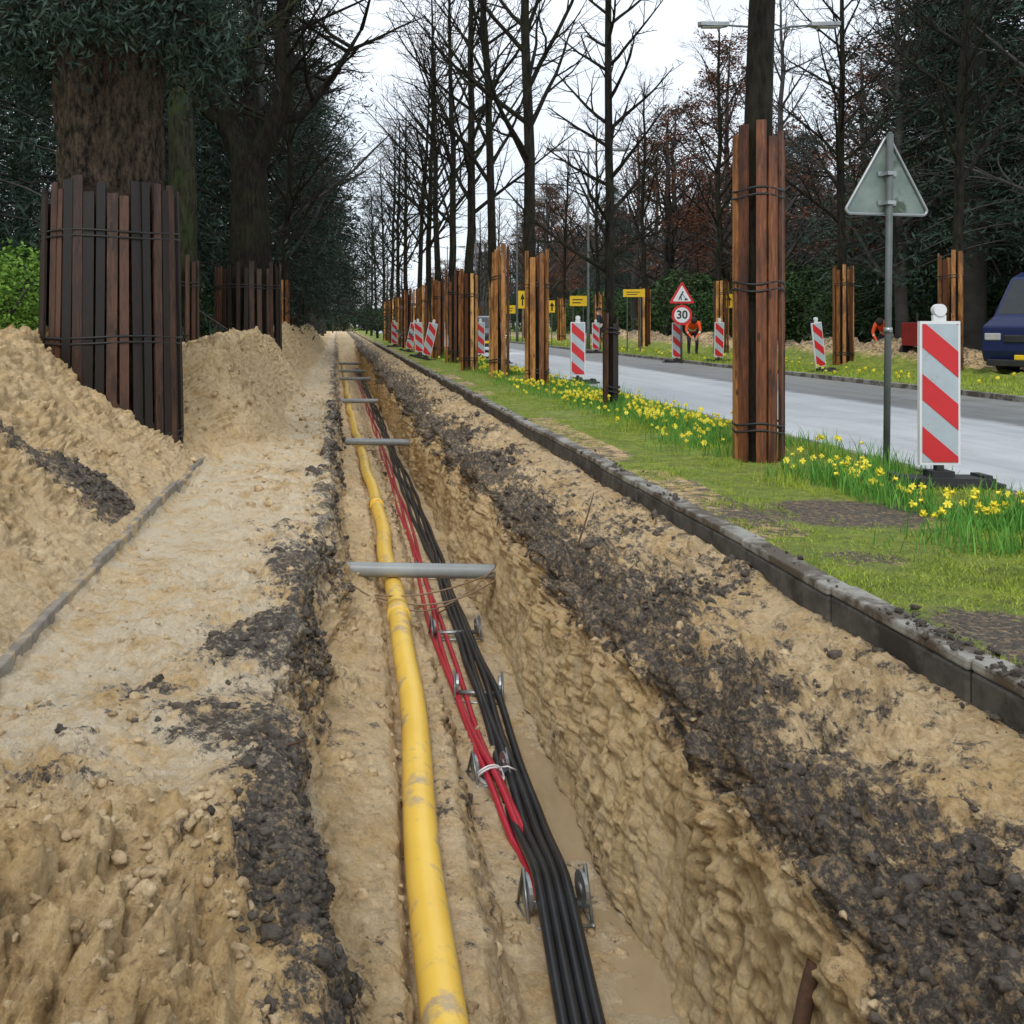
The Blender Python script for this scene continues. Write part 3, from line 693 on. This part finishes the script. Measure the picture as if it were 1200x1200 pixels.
for (x,y,r,s) in ((-4.65,13.0,0,1.0),(-6.2,12.8,2,1.05),(-5.0,15.6,2,1.0),(-4.9,13.6,4,1.1)):
    add_obj('hedge',hedge_me,(x,y,.55),None,(0,0,r),(s,s,s*.95))
wr=empty('distant_trees')
for i in range(210):
    y=rd.uniform(22,200); x=rd.uniform(18.5,24+y*.42)
    if y<60 and x>.7*y+6: continue
    k=rd.random()
    meh=con[i%3] if k<.27 else (big[3] if k<.55 else big[i%3])
    nm='conifer' if k<.27 else 'bare_tree'
    add_obj(nm,meh,(x,y,.1),wr,(0,0,rd.uniform(0,6.28)),(rd.uniform(.9,1.25),)*2+(rd.uniform(.7,1.0),))
for (x,y) in ((20.5,33),(22.5,36.5),(24.5,40),(21,29.5)):
    add_obj('conifer',con[i%3],(x,y,.1),wr,(0,0,rd.uniform(0,6.28)),(1.5,1.5,1.1)); i+=1
for i in range(50):
    y=rd.uniform(150,260); x=rd.uniform(-30,40); k=rd.random()
    add_obj('bare_tree',con[i%3] if k<.2 else big[i%4],(x,y,.1),wr,(0,0,rd.uniform(0,6.28)),(1.2,1.2,rd.uniform(.6,.85)))
for i in range(90):
    y=rd.uniform(24,130); x=rd.uniform(19,24+y*.35)
    add_obj('undergrowth',shr[i%2],(x,y,.1),wr,(0,0,rd.uniform(0,6)),(rd.uniform(.9,1.5),)*3)
for i in range(40):
    add_obj('undergrowth',shr[i%2],(rd.uniform(-12,24),rd.uniform(150,170),0),wr,(0,0,rd.uniform(0,6)),(1.6,1.6,1.2))

# ---------------------------------------------------------------- grass & daffodils
def nfield(x,y,s,o): return vnoise(x*s+o,y*s+o*2,np.zeros_like(x)+o)
def blades(name,n,fx,fy,h0,h1,w,mat,lean=.5,fn=None,zoff=-.005):
    x=fx(n);y=fy(n)
    if fn is not None:
        k=fn(x,y); x=x[k];y=y[k]; n=len(x)
    h=h0+(h1-h0)*rng.random(n)**1.5; a=rng.random(n)*6.28; b=rng.random(n)*6.28; le=lean*rng.random(n)*h
    h=h*(.55+.9*np.clip(.5+.5*nfield(x,y,3,11),0,1))
    zb=np.full(n,zoff)+np.where(x<4.7,.008*(x-2.3),0.03)
    wx=np.cos(a)*w/2;wy=np.sin(a)*w/2
    base=np.stack([x,y,zb],-1)
    p0=base+np.stack([-wx,-wy,0*x],-1);p1=base+np.stack([wx,wy,0*x],-1)
    mx=np.stack([np.cos(b)*le*.4,np.sin(b)*le*.4,h*.6],-1)
    p2=base+mx+np.stack([wx,wy,0*x],-1)*.7; p3=base+mx-np.stack([wx,wy,0*x],-1)*.7
    tp=base+np.stack([np.cos(b)*le,np.sin(b)*le,h],-1)
    Vv=np.stack([p0,p1,p2,p3,tp],1).reshape(-1,3); o=(np.arange(n)*5)[:,None]
    F1=np.concatenate([o+np.array([[0,1,2]]),o+np.array([[0,2,3]]),o+np.array([[3,2,4]])])
    m=fast_mesh(name,Vv,F1); m.materials.append(mat); return m
patch=lambda x,y:(np.exp(-(((y-6.4)/.5)**2+((x-3.2)/.55)**2))+np.exp(-(((y-3.9)/.4)**2+((x-2.6)/.25)**2)))<.45+.3*nfield(x,y,6,2)
fyn=lambda n: 2.6*np.exp(rng.random(n)*math.log(70/2.6))
g1=blades('grass',250000,lambda n:2.31+2.40*rng.random(n),fyn,.007,.034,.004,M_grass,1.2,fn=lambda x,y:(nfield(x,y,1.6,3)+.8*nfield(x,y,6,5)+.5*nfield(x,y,15,6)>-.15-.4*rng.random(len(x)))&patch(x,y))
g1o=add_obj('grass',g1)
g2=blades('grass',30000,lambda n:3.1+1.6*rng.random(n),lambda n:4.2*np.exp(rng.random(n)*math.log(30/4.2)),.04,.13,.005,M_grass,1.0,fn=lambda x,y:(nfield(x,y,1.9,21)+.6*nfield(x,y,6,5)>.28)&patch(x,y)); add_obj('tall_grass',g2)
g3=blades('grass',60000,lambda n:10.4+3.6*rng.random(n),lambda n:12+60*rng.random(n)**1.3,.03,.10,.012,M_grass,.8); add_obj('grass',g3)
def dz(x,y): return (nfield(x,y,1.3,8)+.5*nfield(x,y,5,2)>-.08)&(y<60)&~((abs(x-4.36)<.55)&(y>6.3)&(y<7.7))
def dfy(n): return 5.2*np.exp(rng.random(n)*math.log(45/5.2))
dl=blades('daffodils',25000,lambda n:np.clip(3.85+.35*rng.standard_normal(n),2.9,4.66),dfy,.08,.22,.008,M_dleaf,.6,fn=dz)
n=850; fx_=np.clip(3.85+.36*rng.standard_normal(n*4),2.9,4.62); fy_=dfy(n*4); k=dz(fx_,fy_)&(nfield(fx_,fy_,2.5,4)>-.1)&(rng.random(n*4)<.30+.70*sst(8,12,fy_)); fx_=fx_[k][:n]; fy_=fy_[k][:n]
def flowers(pts):
    mb=MB(); rd=random.Random(3)
    for (x,y,h,s) in pts:
        a=rd.uniform(0,6.28); mb.tube([(x,y,0),(x+.01,y,h*.6),(x+.02*math.cos(a),y+.02*math.sin(a),h)],[.003*s,.003*s,.0025*s],3,1,False)
        c=(x+.03*math.cos(a),y+.03*math.sin(a),h); d=norm((math.cos(a),math.sin(a),-.25)); u=(-d[1],d[0],0); un=norm(u); w=(d[1]*un[2]-d[2]*un[1],d[2]*un[0]-d[0]*un[2],d[0]*un[1]-d[1]*un[0])
        for j in range(6):
            t=j*math.pi/3; e=tuple(un[q]*math.cos(t)+w[q]*math.sin(t) for q in range(3)); f=tuple(-un[q]*math.sin(t)+w[q]*math.cos(t) for q in range(3)); R=.027*s
            mb.add([c,tuple(c[q]+e[q]*R*.6+f[q]*R*.33 for q in range(3)),tuple(c[q]+e[q]*R-d[q]*.005 for q in range(3)),tuple(c[q]+e[q]*R*.6-f[q]*R*.33 for q in range(3))],[(0,1,2,3)],0)
        mb.tube([c,tuple(c[q]+d[q]*.024*s for q in range(3))],[.008*s,.013*s],7,0,False)
    return mb
P=[(float(a),float(b),random.uniform(.10,.21),random.uniform(.8,1.1)+max(0,(b-12)*.03)) for a,b in zip(fx_,fy_)]
fl=flowers(P); de=empty('daffodils'); add_obj('leaves',dl,parent=de); fl.obj('flowers',[M_petal,M_dleaf],parent=de)
P=[(random.uniform(10.6,12.8),18+44*random.random(),random.uniform(.12,.25),1.5) for _ in range(420)]
P=[p for p in P if math.sin(p[1]*.7)+math.sin(p[0]*3+p[1]*.3)>.5]
de2=empty('daffodils'); flowers(P).obj('flowers',[M_petal,M_dleaf],parent=de2)
print('grass',time.time()-T0)

# ---------------------------------------------------------------- signs
def clip_poly(pts,x0,x1,z0,z1):
    def cl(ps,ax,v,sg):
        o=[]
        for i in range(len(ps)):
            a=ps[i-1];b=ps[i]; ia=(a[ax]-v)*sg>=0; ib=(b[ax]-v)*sg>=0
            if ia!=ib:
                t=(v-a[ax])/(b[ax]-a[ax]); o.append((a[0]+(b[0]-a[0])*t,a[1]+(b[1]-a[1])*t))
            if ib: o.append(b)
        return o
    for ax,v,sg in ((0,x0,1),(0,x1,-1),(1,z0,1),(1,z1,-1)):
        if len(pts)<3: return []
        pts=cl(pts,ax,v,sg)
    return pts
def baak(x,y,rz=0,ry=0,z=.0,lamp=True,dirn=1):
    mb=MB(); w=.285;h=1.04;z0=.15
    mb.box((0,0,z0+h/2),(w,.035,h),0)
    W=w/2-.016
    for face in (-1,1):
        yy=face*.0195
        mb.poly([(-W,yy,z0+.02),(W,yy,z0+.02),(W,yy,z0+h-.02),(-W,yy,z0+h-.02)],(0,face*.001,0),1)
        c=-.02
        while c<1.4:
            q=clip_poly([(-W,c+.11*dirn),(W,c-.11*dirn),(W,c-.11*dirn+.19),(-W,c+.11*dirn+.19)],-W,W,.02,h-.02)
            if len(q)>=3: mb.poly([(a,face*.0215,z0+b) for a,b in q],(0,face*.002,0),2)
            c+=.38
    mb.box((0,0,.08),(.05,.05,.14),3); mb.box((0,0,z0+h+.02),(.09,.03,.05),0); 
    if lamp: mb.disc((0,0,z0+h+.08),.045,.05,18,4,'Y'); 
    mb.poly([(-.40,-.13,0),(.40,-.13,0),(.40,.13,0),(-.40,.13,0)],(0,0,.03),3)
    mb.poly([(-.34,-.11,.03),(.34,-.11,.03),(.34,.11,.03),(-.34,.11,.03)],(0,0,.035),3)
    mb.box((0,0,.085),(.16,.13,.05),3)
    for s in(-1,1): mb.box((s*.30,0,.07),(.06,.18,.03),3)
    return mb.obj('traffic_beacon_board',[M_white,M_refl,M_red,M_blk,M_white],(x,y,z),rot=(0,ry,rz),bevel=.006)
baak(4.36,7.42,-.05,z=.02)
for (x,y,rz,ry) in ((4.70,20.0,.05,0),(4.72,30,.1,0),(2.9,36,0,-.05),(2.85,41,.0,.2),(2.8,32.5,0,.22),(4.7,38,0,0),(4.7,46,0,0),(4.7,54,0,0),(10.15,30.6,.1,0),(11.4,30.6,.1,.02),(11.35,24,.3,-.13),(10.1,40,.1,0),(10.1,52,0,0),(10.1,64,0,0),(8.6,44,.1,0),(2.8,50,0,0),(4.8,62,0,0),(4.7,33.6,0,0)):
    baak(x,y,rz,ry,z=.02 if x<4.72 or x>10.2 else .005)
def ring_pts(c,r,n,y): return [(c[0]+r*math.cos(2*math.pi*i/n),y,c[1]+r*math.sin(2*math.pi*i/n)) for i in range(n)]
def tri(cz,R,y,inv=False):
    s=-1 if inv else 1
    out=[]
    for k in range(3):
        a=math.pi/2*s+k*2*math.pi/3
        cx=R*.93*math.cos(a);cc=cz+R*.93*math.sin(a)
        for j in range(-3,4):
            b=a+j*math.pi/9; out.append((cx+R*.07*1.2*math.cos(b),y,cc+R*.07*1.2*math.sin(b)))
    return out
mb=MB(); mb.cyl((0,0,-.3),(0,0,2.74),.026,14,0); mb.tube([(0,0,2.74),(0,0,2.76)],[.026,.01],14,0)
zc=2.31;R=.40
mb.poly(tri(zc,R,.045),(0,.012,0),1)
pts=tri(zc,R,.035); mb.tube(pts+[pts[0],pts[1]],.013,6,2,False)
mb.poly(tri(zc,R*.99,.0585),(0,.002,0),3); mb.poly(tri(zc,R*.76,.0612),(0,.002,0),4)
for z in (2.18,2.42): mb.box((0,.037,z),(.16,.014,.035),2); mb.box((0,.0,z),(.075,.066,.03),2)
mb.tube([(0,0,1.12),(0,0,1.16)],.034,14,2)
mb.obj('triangular_traffic_sign',[M_steelold,M_signback,M_steel,M_red,M_white],(4.49,8.37,0),rot=(0,.012,.12))
e=empty('road_works_speed_sign',(10.1,30,0))
mb=MB(); mb.cyl((0,.04,0),(0,.04,2.35),.03,12,0)
mb.poly(tri(1.98,.40,0),(0,-.01,0),1); mb.poly(tri(1.98,.29,-.012),(0,-.002,0),2)
zc=1.98
mb.poly(ring_pts((.02,zc+.11),.028,12,-.016),(0,-.002,0),3)
mb.poly([(-.02,-.016,zc+.08),(.03,-.016,zc+.08),(-.02,-.016,zc-.02),(-.06,-.016,zc-.01)],(0,-.002,0),3)
mb.poly([(-.06,-.0165,zc-.01),(-.02,-.0165,zc-.02),(.0,-.0165,zc-.12),(-.03,-.0165,zc-.12)],(0,-.002,0),3)
mb.poly([(-.07,-.017,zc-.01),(-.04,-.017,zc-.01),(-.08,-.017,zc-.12),(-.11,-.017,zc-.12)],(0,-.002,0),3)
mb.poly([(.0,-.0175,zc+.05),(.01,-.0175,zc+.06),(.12,-.0175,zc-.08),(.11,-.0175,zc-.09)],(0,-.002,0),3)
mb.poly([(.06,-.018,zc-.125),(.18,-.018,zc-.125),(.13,-.018,zc-.06),(.09,-.018,zc-.08)],(0,-.002,0),3)
mb.poly(ring_pts((0,1.42),.30,40,0),(0,-.01,0),1); mb.poly(ring_pts((0,1.42),.225,40,-.012),(0,-.002,0),2)
mb.obj('panels',[M_steelold,M_red,M_white,M_sblk],parent=e)
fc=bpy.data.curves.new('digits','FONT'); fc.body='30'; fc.size=.33; fc.align_x='CENTER'; fc.align_y='CENTER'; fc.extrude=.001; fc.offset=.008
fo=bpy.data.objects.new('digits_tmp',fc); COL.objects.link(fo)
bpy.context.view_layer.update()
dm=bpy.data.meshes.new_from_object(fo.evaluated_get(bpy.context.evaluated_depsgraph_get())); bpy.data.objects.remove(fo); dm.materials.clear(); dm.materials.append(M_sblk)
add_obj('digits',dm,(0,-.017,1.42),e,(math.pi/2,0,0))
def ysign(x,y,z,w,h,kind='lines'):
    mb=MB(); 
    for s in ((-w*.3,w*.3) if w>.7 else (0,)): mb.cyl((s,.04,0),(s,.04,z+h/2),.025,10,0)
    mb.box((0,0,z),(w,.02,h),1)
    if kind=='arrow':
        mb.poly([(-.04,-.012,z-h*.35),(.04,-.012,z-h*.35),(.04,-.012,z+.02),(.12,-.012,z+.02),(0,-.012,z+h*.35),(-.12,-.012,z+.02),(-.04,-.012,z+.02)],(0,-.002,0),2)
    else:
        mb.box((-.05*w,-.012,z+h*.12),(w*.62,.003,h*.10),2); mb.box((-.1*w,-.012,z-h*.18),(w*.5,.003,h*.10),2)
    mb.obj('yellow_direction_sign',[M_steelold,M_ysign,M_sblk],(x,y,0))
ysign(8.4+2.2,45,2.15,.75,.45); ysign(11.6,40,2.35,.85,.3); ysign(8.5+2.0,58,2.5,.5,1.0,'arrow'); ysign(10.5,62,2.0,.6,.5); ysign(15.3,40,2.05,.3,.55,'arrow'); ysign(8.5+2.2,51,2.0,.3,.6,'arrow')
for i,y in enumerate((25,43,60,78,98)):
    mb=MB(); x=10.55
    mb.tube([(0,0,0),(0,0,1.3),(0,0,1.35),(0,0,8.5)],[.085,.08,.06,.045],12,0)
    for s in (-1,1):
        mb.tube([(0,0,8.3),(s*.5,0,8.42),(s*1.1,0,8.46)],[.03,.028,.025],8,0)
        mb.poly([(s*1.0,-.09,8.43),(s*1.15,-.13,8.41),(s*1.7,-.11,8.43),(s*1.75,0,8.44),(s*1.7,.11,8.43),(s*1.15,.13,8.41),(s*1.0,.09,8.43)][::(1 if s>0 else -1)],(0,0,.10),1)
        mb.box((s*1.4,0,8.405),(.5,.16,.03),2)
    mb.obj('street_lamp',[M_steelold,M_steel,M_lens2],(x,y,0),bevel=.01)
for x,y in ((-.5,120),(1.5,140)):
    mb=MB(); mb.tube([(0,0,0),(0,0,7)],[.08,.05],8,0); mb.tube([(0,0,7),(.6,0,7.2),(1.2,0,7.2)],.04,6,0); mb.box((1.4,0,7.2),(.6,.2,.1),1); mb.obj('street_lamp',[M_steelold,M_steel],(x,y,0))

# ---------------------------------------------------------------- vehicles
def vehicle(name,prof,w,belt,tumble,wins,screen,wheels,wr_,paint,loc,rz,lit=True,van=False):
    e=empty(name,loc,(0,0,rz))
    hw=lambda z:(w/2)*(1-tumble*max(0,z-belt))
    mb=MB(); n=len(prof)
    vs=[(-hw(z),y,z) for y,z in prof]+[(hw(z),y,z) for y,z in prof]
    mb.add(vs,[tuple(range(n)),tuple(range(2*n-1,n-1,-1))]+[(i,i+n,(i+1)%n+n,(i+1)%n) for i in range(n)],0)
    b=mb.obj('body',[paint],parent=e,bevel=.05)
    mb=MB()
    for wp in wins:
        for s in(-1,1):
            pts=[(s*(hw(z)+.004),y,z) for y,z in wp]
            mb.add(pts,[tuple(range(len(pts)))],0)
    for (a,c) in screen:
        (y0,z0),(y1,z1)=a,c; dy,dz_=y1-y0,z1-z0; l=math.hypot(dy,dz_); ny,nz_=-dz_/l,dy/l
        if nz_<0: ny,nz_=-ny,-nz_
        g=.006
        p=[];
        for t,sx in ((.06,-1),(.06,1),(.94,1),(.94,-1)):
            y=y0+dy*t;z=z0+dz_*t; p.append((sx*(hw(z)-.09),y+ny*g,z+nz_*g))
        mb.add(p,[(0,1,2,3)],0)
    mb.obj('windows',[M_glass],parent=e)
    mb=MB()
    for y in wheels:
        for s in(-1,1):
            mb.tube([(s*(w/2-.2),y,wr_),(s*(w/2-.03),y,wr_),(s*(w/2+.012),y,wr_)],[wr_,wr_,wr_*.93],28,0,True,False)
            mb.tube([(s*(w/2+.005),y,wr_),(s*(w/2+.018),y,wr_)],wr_*.6,20,1,True,False)
            for k in range(5):
                a=k*1.2566; mb.box((s*(w/2+.022),y+math.cos(a)*wr_*.33,wr_+math.sin(a)*wr_*.33),(.012,wr_*.14,wr_*.5),2,rx=a+math.pi/2)
    mb.obj('wheels',[M_blk,M_steel,M_steelold],parent=e)
    yf=min(p[0] for p in prof)
    mb=MB(); lh=.66 if not van else .85
    for s in(-1,1):
        mb.box((s*(w/2-.24),yf-.008+(.05 if van else .03),lh),(.32,.10,.15),0); mb.box((s*(w/2+.10),yf+1.25,belt+.10),(.18,.12,.14),2)
    mb.box((0,yf-.0,lh-.04),(w*.5,.05,.16),1); mb.box((0,yf-.02,.42),(.52,.05,.11),3); mb.box((0,yf+.02,.30),(w*.86,.12,.14),1)
    mb.obj('lights_and_trim',[M_lens if lit else M_lens2,M_blk,paint,M_ysign],parent=e,bevel=.02)
    return e
carp=[(-2.05,.28),(-2.12,.5),(-2.05,.78),(-1.2,.98),(-.45,1.42),(.3,1.48),(1.2,1.42),(1.95,1.0),(2.05,.6),(2.0,.28)]
vehicle('grey_car',carp,1.75,.95,.28,[[(-.95,1.0),(-.42,1.36),(.1,1.41),(.1,1.0)],[(.17,1.0),(.17,1.41),(1.1,1.36),(1.6,1.02)]],[((-1.2,.98),(-.45,1.42)),((1.95,1.0),(1.2,1.42))],(-1.3,1.3),.31,M_grey,(5.95,43,.0),0)
vanp=[(-2.4,.3),(-2.5,.55),(-2.46,1.08),(-2.05,1.28),(-1.40,2.12),(-1.05,2.26),(2.35,2.28),(2.48,1.9),(2.5,.3)]
vehicle('blue_van',vanp,1.9,1.15,.05,[[(-1.86,1.32),(-1.36,1.98),(-.45,2.02),(-.45,1.32)],[(-.32,1.32),(-.32,2.02),(.95,2.02),(.95,1.32)],[(1.08,1.32),(1.08,2.02),(2.2,2.02),(2.2,1.32)]],[((-2.05,1.28),(-1.40,2.12))],(-1.6,1.5),.35,M_blue,(16.45,22.4,.05),-1.05,lit=False,van=True)

# ---------------------------------------------------------------- people
def person(name,loc,rz,J,helmet=True,jacket=M_hivis):
    names=['pelvis','chest','neck','head','shL','elL','haL','shR','elR','haR','hpL','knL','ftL','toL','hpR','knR','ftR','toR']
    E=[('pelvis','chest'),('chest','neck'),('neck','head'),('chest','shL'),('shL','elL'),('elL','haL'),('chest','shR'),('shR','elR'),('elR','haR'),
       ('pelvis','hpL'),('hpL','knL'),('knL','ftL'),('ftL','toL'),('pelvis','hpR'),('hpR','knR'),('knR','ftR'),('ftR','toR')]
    Rr=dict(pelvis=.15,chest=.16,neck=.06,head=.10,shL=.085,shR=.085,elL=.05,elR=.05,haL=.035,haR=.035,hpL=.10,hpR=.10,knL=.065,knR=.065,ftL=.05,ftR=.05,toL=.04,toR=.04)
    vs=[J[n] for n in names]; ed=[(names.index(a),names.index(b)) for a,b in E]; rad=[Rr[n] for n in names]
    mi_=[1,0,3,0,0,0,0,0,0,1,1,1,2,1,1,1,2]
    for s,h,el in (('L',names.index('haL'),J['elL']),('R',names.index('haR'),J['elR'])):
        hp=vs[h]; d=norm(tuple(hp[j]-el[j] for j in range(3))); side=norm((d[1],-d[0],.3))
        side=norm(tuple(side[j]-d[j]*sum(side[q]*d[q] for q in range(3)) for j in range(3)))
        for k,(o,L) in enumerate(((-.033,.07),(-.011,.085),(.011,.08),(.033,.06),(.05,.045))):
            base=len(vs); vs.append(tuple(hp[j]+d[j]*.05+side[j]*o for j in range(3))); rad.append(.011)
            vs.append(tuple(hp[j]+d[j]*(.05+L*.6)+side[j]*o*1.2 for j in range(3))); rad.append(.009)
            vs.append(tuple(hp[j]+d[j]*(.05+L)+side[j]*o*1.2-(0,0,.015)[j] for j in range(3))); rad.append(.008)
            ed+= [(h,base),(base,base+1),(base+1,base+2)]; mi_+=[3,3,3]
    me=bpy.data.meshes.new('t'); me.from_pydata(vs,ed,[]); o=add_obj('t',me)
    sk=o.modifiers.new('s','SKIN'); 
    for i,v in enumerate(me.skin_vertices[0].data): v.radius=(rad[i],rad[i]); v.use_root=(i==0)
    ss=o.modifiers.new('b','SUBSURF'); ss.levels=1; ss.render_levels=1
    bpy.context.view_layer.update()
    m2=bpy.data.meshes.new_from_object(o.evaluated_get(bpy.context.evaluated_depsgraph_get())); bpy.data.objects.remove(o)
    m2.materials.clear()
    for m in (jacket,M_trous,M_blk,M_skin,M_band): m2.materials.append(m)
    A_=np.array([vs[a] for a,b in ed]);B_=np.array([vs[b] for a,b in ed]); ch=np.array(J['chest']);pv=np.array(J['pelvis'])
    for p in m2.polygons:
        c=np.array(p.center); t=np.clip(((c-A_)*(B_-A_)).sum(1)/((B_-A_)**2).sum(1),0,1); dd=np.linalg.norm(A_+(B_-A_)*t[:,None]-c,axis=1); k=int(dd.argmin())
        mi=mi_[k]
        if k==0:
            tt=np.dot(c-pv,ch-pv)/np.dot(ch-pv,ch-pv)
            mi=0 if tt>.1 else 1
            if .35<tt<.5: mi=4
        if mi==0 and k in(5,8) and .2<t[k]<.4: mi=4
        p.material_index=mi; p.use_smooth=True
    e=empty(name,loc,(0,0,rz)); add_obj('body',m2,parent=e)
    hd=np.array(J['head']); nk=np.array(J['neck']); up=(hd-nk)/np.linalg.norm(hd-nk)
    hv=iv*np.array([.085,.10,.115])+hd+up*.02
    hm=fast_mesh('head',hv,iF); hm.materials.append(M_skin); hm.polygons.foreach_set('use_smooth',np.ones(len(iF),bool)); add_obj('head',hm,parent=e)
    f=np.cross(np.array([1,0,0]),up)*-1; f=f/np.linalg.norm(f)
    mb=MB(); c=hd+up*.02
    mb.tube([tuple(c+f*.085+up*.03),tuple(c+f*.125-up*.015),tuple(c+f*.09-up*.02)],[.008,.016,.012],6,0)
    for s in(-1,1):
        mb.tube([tuple(c+f*.088+up*.03+np.array([s*.03,0,0])),tuple(c+f*.098+up*.03+np.array([s*.03,0,0]))],.009,8,1); mb.tube([tuple(c+np.array([s*.08,0,0])+up*.02),tuple(c+np.array([s*.10,0,0])+up*.02)],.022,8,0)
    mb.tube([tuple(c+f*.088-up*.05-np.array([.02,0,0])),tuple(c+f*.088-up*.05+np.array([.02,0,0]))],.006,6,1); mb.obj('face',[M_skin,M_hair],parent=e)
    hv=iv.copy(); hv[:,2]=np.maximum(hv[:,2],-.05); hv=hv*np.array([.115,.135,.125])
    R=np.array(Vector((0,0,1)).rotation_difference(Vector(up)).to_matrix()); hv=hv@R.T+c+up*.045
    hm=fast_mesh('helmet',hv,iF); hm.materials.append(M_helm if helmet else M_hair); hm.polygons.foreach_set('use_smooth',np.ones(len(iF),bool)); add_obj('helmet' if helmet else 'hair',hm,parent=e)
stand=dict(pelvis=(0,0,.95),chest=(0,.02,1.32),neck=(0,.02,1.5),head=(0,.04,1.64),shL=(-.2,.02,1.42),elL=(-.26,.0,1.14),haL=(-.24,.12,.9),shR=(.2,.02,1.42),elR=(.27,.05,1.14),haR=(.2,.25,1.02),hpL=(-.1,0,.88),knL=(-.12,.03,.48),ftL=(-.13,-.02,.07),toL=(-.14,.14,.04),hpR=(.1,0,.88),knR=(.13,.06,.48),ftR=(.14,.03,.07),toR=(.15,.19,.04))
bend=dict(stand,pelvis=(0,-.22,.84),chest=(0,.10,1.12),neck=(0,.26,1.20),head=(0,.40,1.22),shL=(-.19,.17,1.14),elL=(-.24,.28,.86),haL=(-.1,.42,.62),shR=(.19,.17,1.14),elR=(.25,.27,.86),haR=(.08,.44,.60),hpL=(-.1,-.2,.78),knL=(-.14,.06,.45),hpR=(.1,-.2,.78),knR=(.14,.08,.45))
person('road_worker',(12.85,37,.05),2.9,bend,False)
person('road_worker',(17.4,32.6,0.0),2.4,bend,False)
person('road_worker',(10.9,42.5,.02),1.2,stand,False,M_trous)
mb=MB(); mb.poly([(-.5,-.3,.35),(.5,-.3,.35),(.5,-.3,.75),(.3,-.3,.95),(-.5,-.3,.95)],(0,.6,0),0)
for s in(-.3,.3): mb.disc((s,-.34,.22),.2,.08,18,1,'Y'); mb.disc((s,.34,.22),.2,.08,18,1,'Y')
mb.tube([(.5,0,.4),(.9,0,.35),(1.2,0,.45)],.03,8,1); mb.tube([(-.3,0,.95),(-.3,0,1.2)],.03,8,1)
mb.obj('red_generator_trailer',[M_redm,M_blk],(15.25,26.5,.25),rot=(0,0,.3),bevel=.03)

# ---------------------------------------------------------------- world, sun, camera
w=bpy.data.worlds.new("World"); scene.world=w; w.use_nodes=True; nt=w.node_tree; bg=nt.nodes['Background']
el,az=math.radians(50),math.radians(198)
sky=N(nt,'ShaderNodeTexSky',sky_type='NISHITA'); sky.sun_disc=False; sky.sun_elevation=el; sky.sun_rotation=az
tc=N(nt,'ShaderNodeTexCoord'); mp=N(nt,'ShaderNodeMapping'); mp.inputs['Scale'].default_value=(1,1,2.5); nt.links.new(tc.outputs['Generated'],mp.inputs['Vector'])
cf=noise_node(nt,mp.outputs[0],2.5,6,.55)
cloud=ramp(nt,cf,[(.35,(6.3,7.0,7.8)),(.65,(8.1,8.5,9.0))])
mx=mixc(nt,.9,sky.outputs[0],cloud); nt.links.new(mx,bg.inputs['Color']); bg.inputs['Strength'].default_value=.145
sd=bpy.data.lights.new('sun','SUN'); sd.energy=1.5; sd.angle=math.radians(14); sd.color=(1,.96,.90)
so=bpy.data.objects.new('sun',sd); COL.objects.link(so)
dirv=Vector((math.sin(az)*math.cos(el),math.cos(az)*math.cos(el),math.sin(el)))
so.rotation_euler=dirv.to_track_quat('Z','Y').to_euler()
cd=bpy.data.cameras.new('camera'); cam=bpy.data.objects.new('camera',cd); COL.objects.link(cam); scene.camera=cam
cam.location=(0,0,1.2); cam.rotation_euler=(math.pi/2,0,0); cd.lens=36; cd.sensor_width=36; cd.shift_x=.1708; cd.shift_y=-.185; cd.clip_end=2000; cd.clip_start=.05
scene.view_settings.view_transform='Standard'; scene.view_settings.look='None'; scene.view_settings.exposure=0
print('done',time.time()-T0)
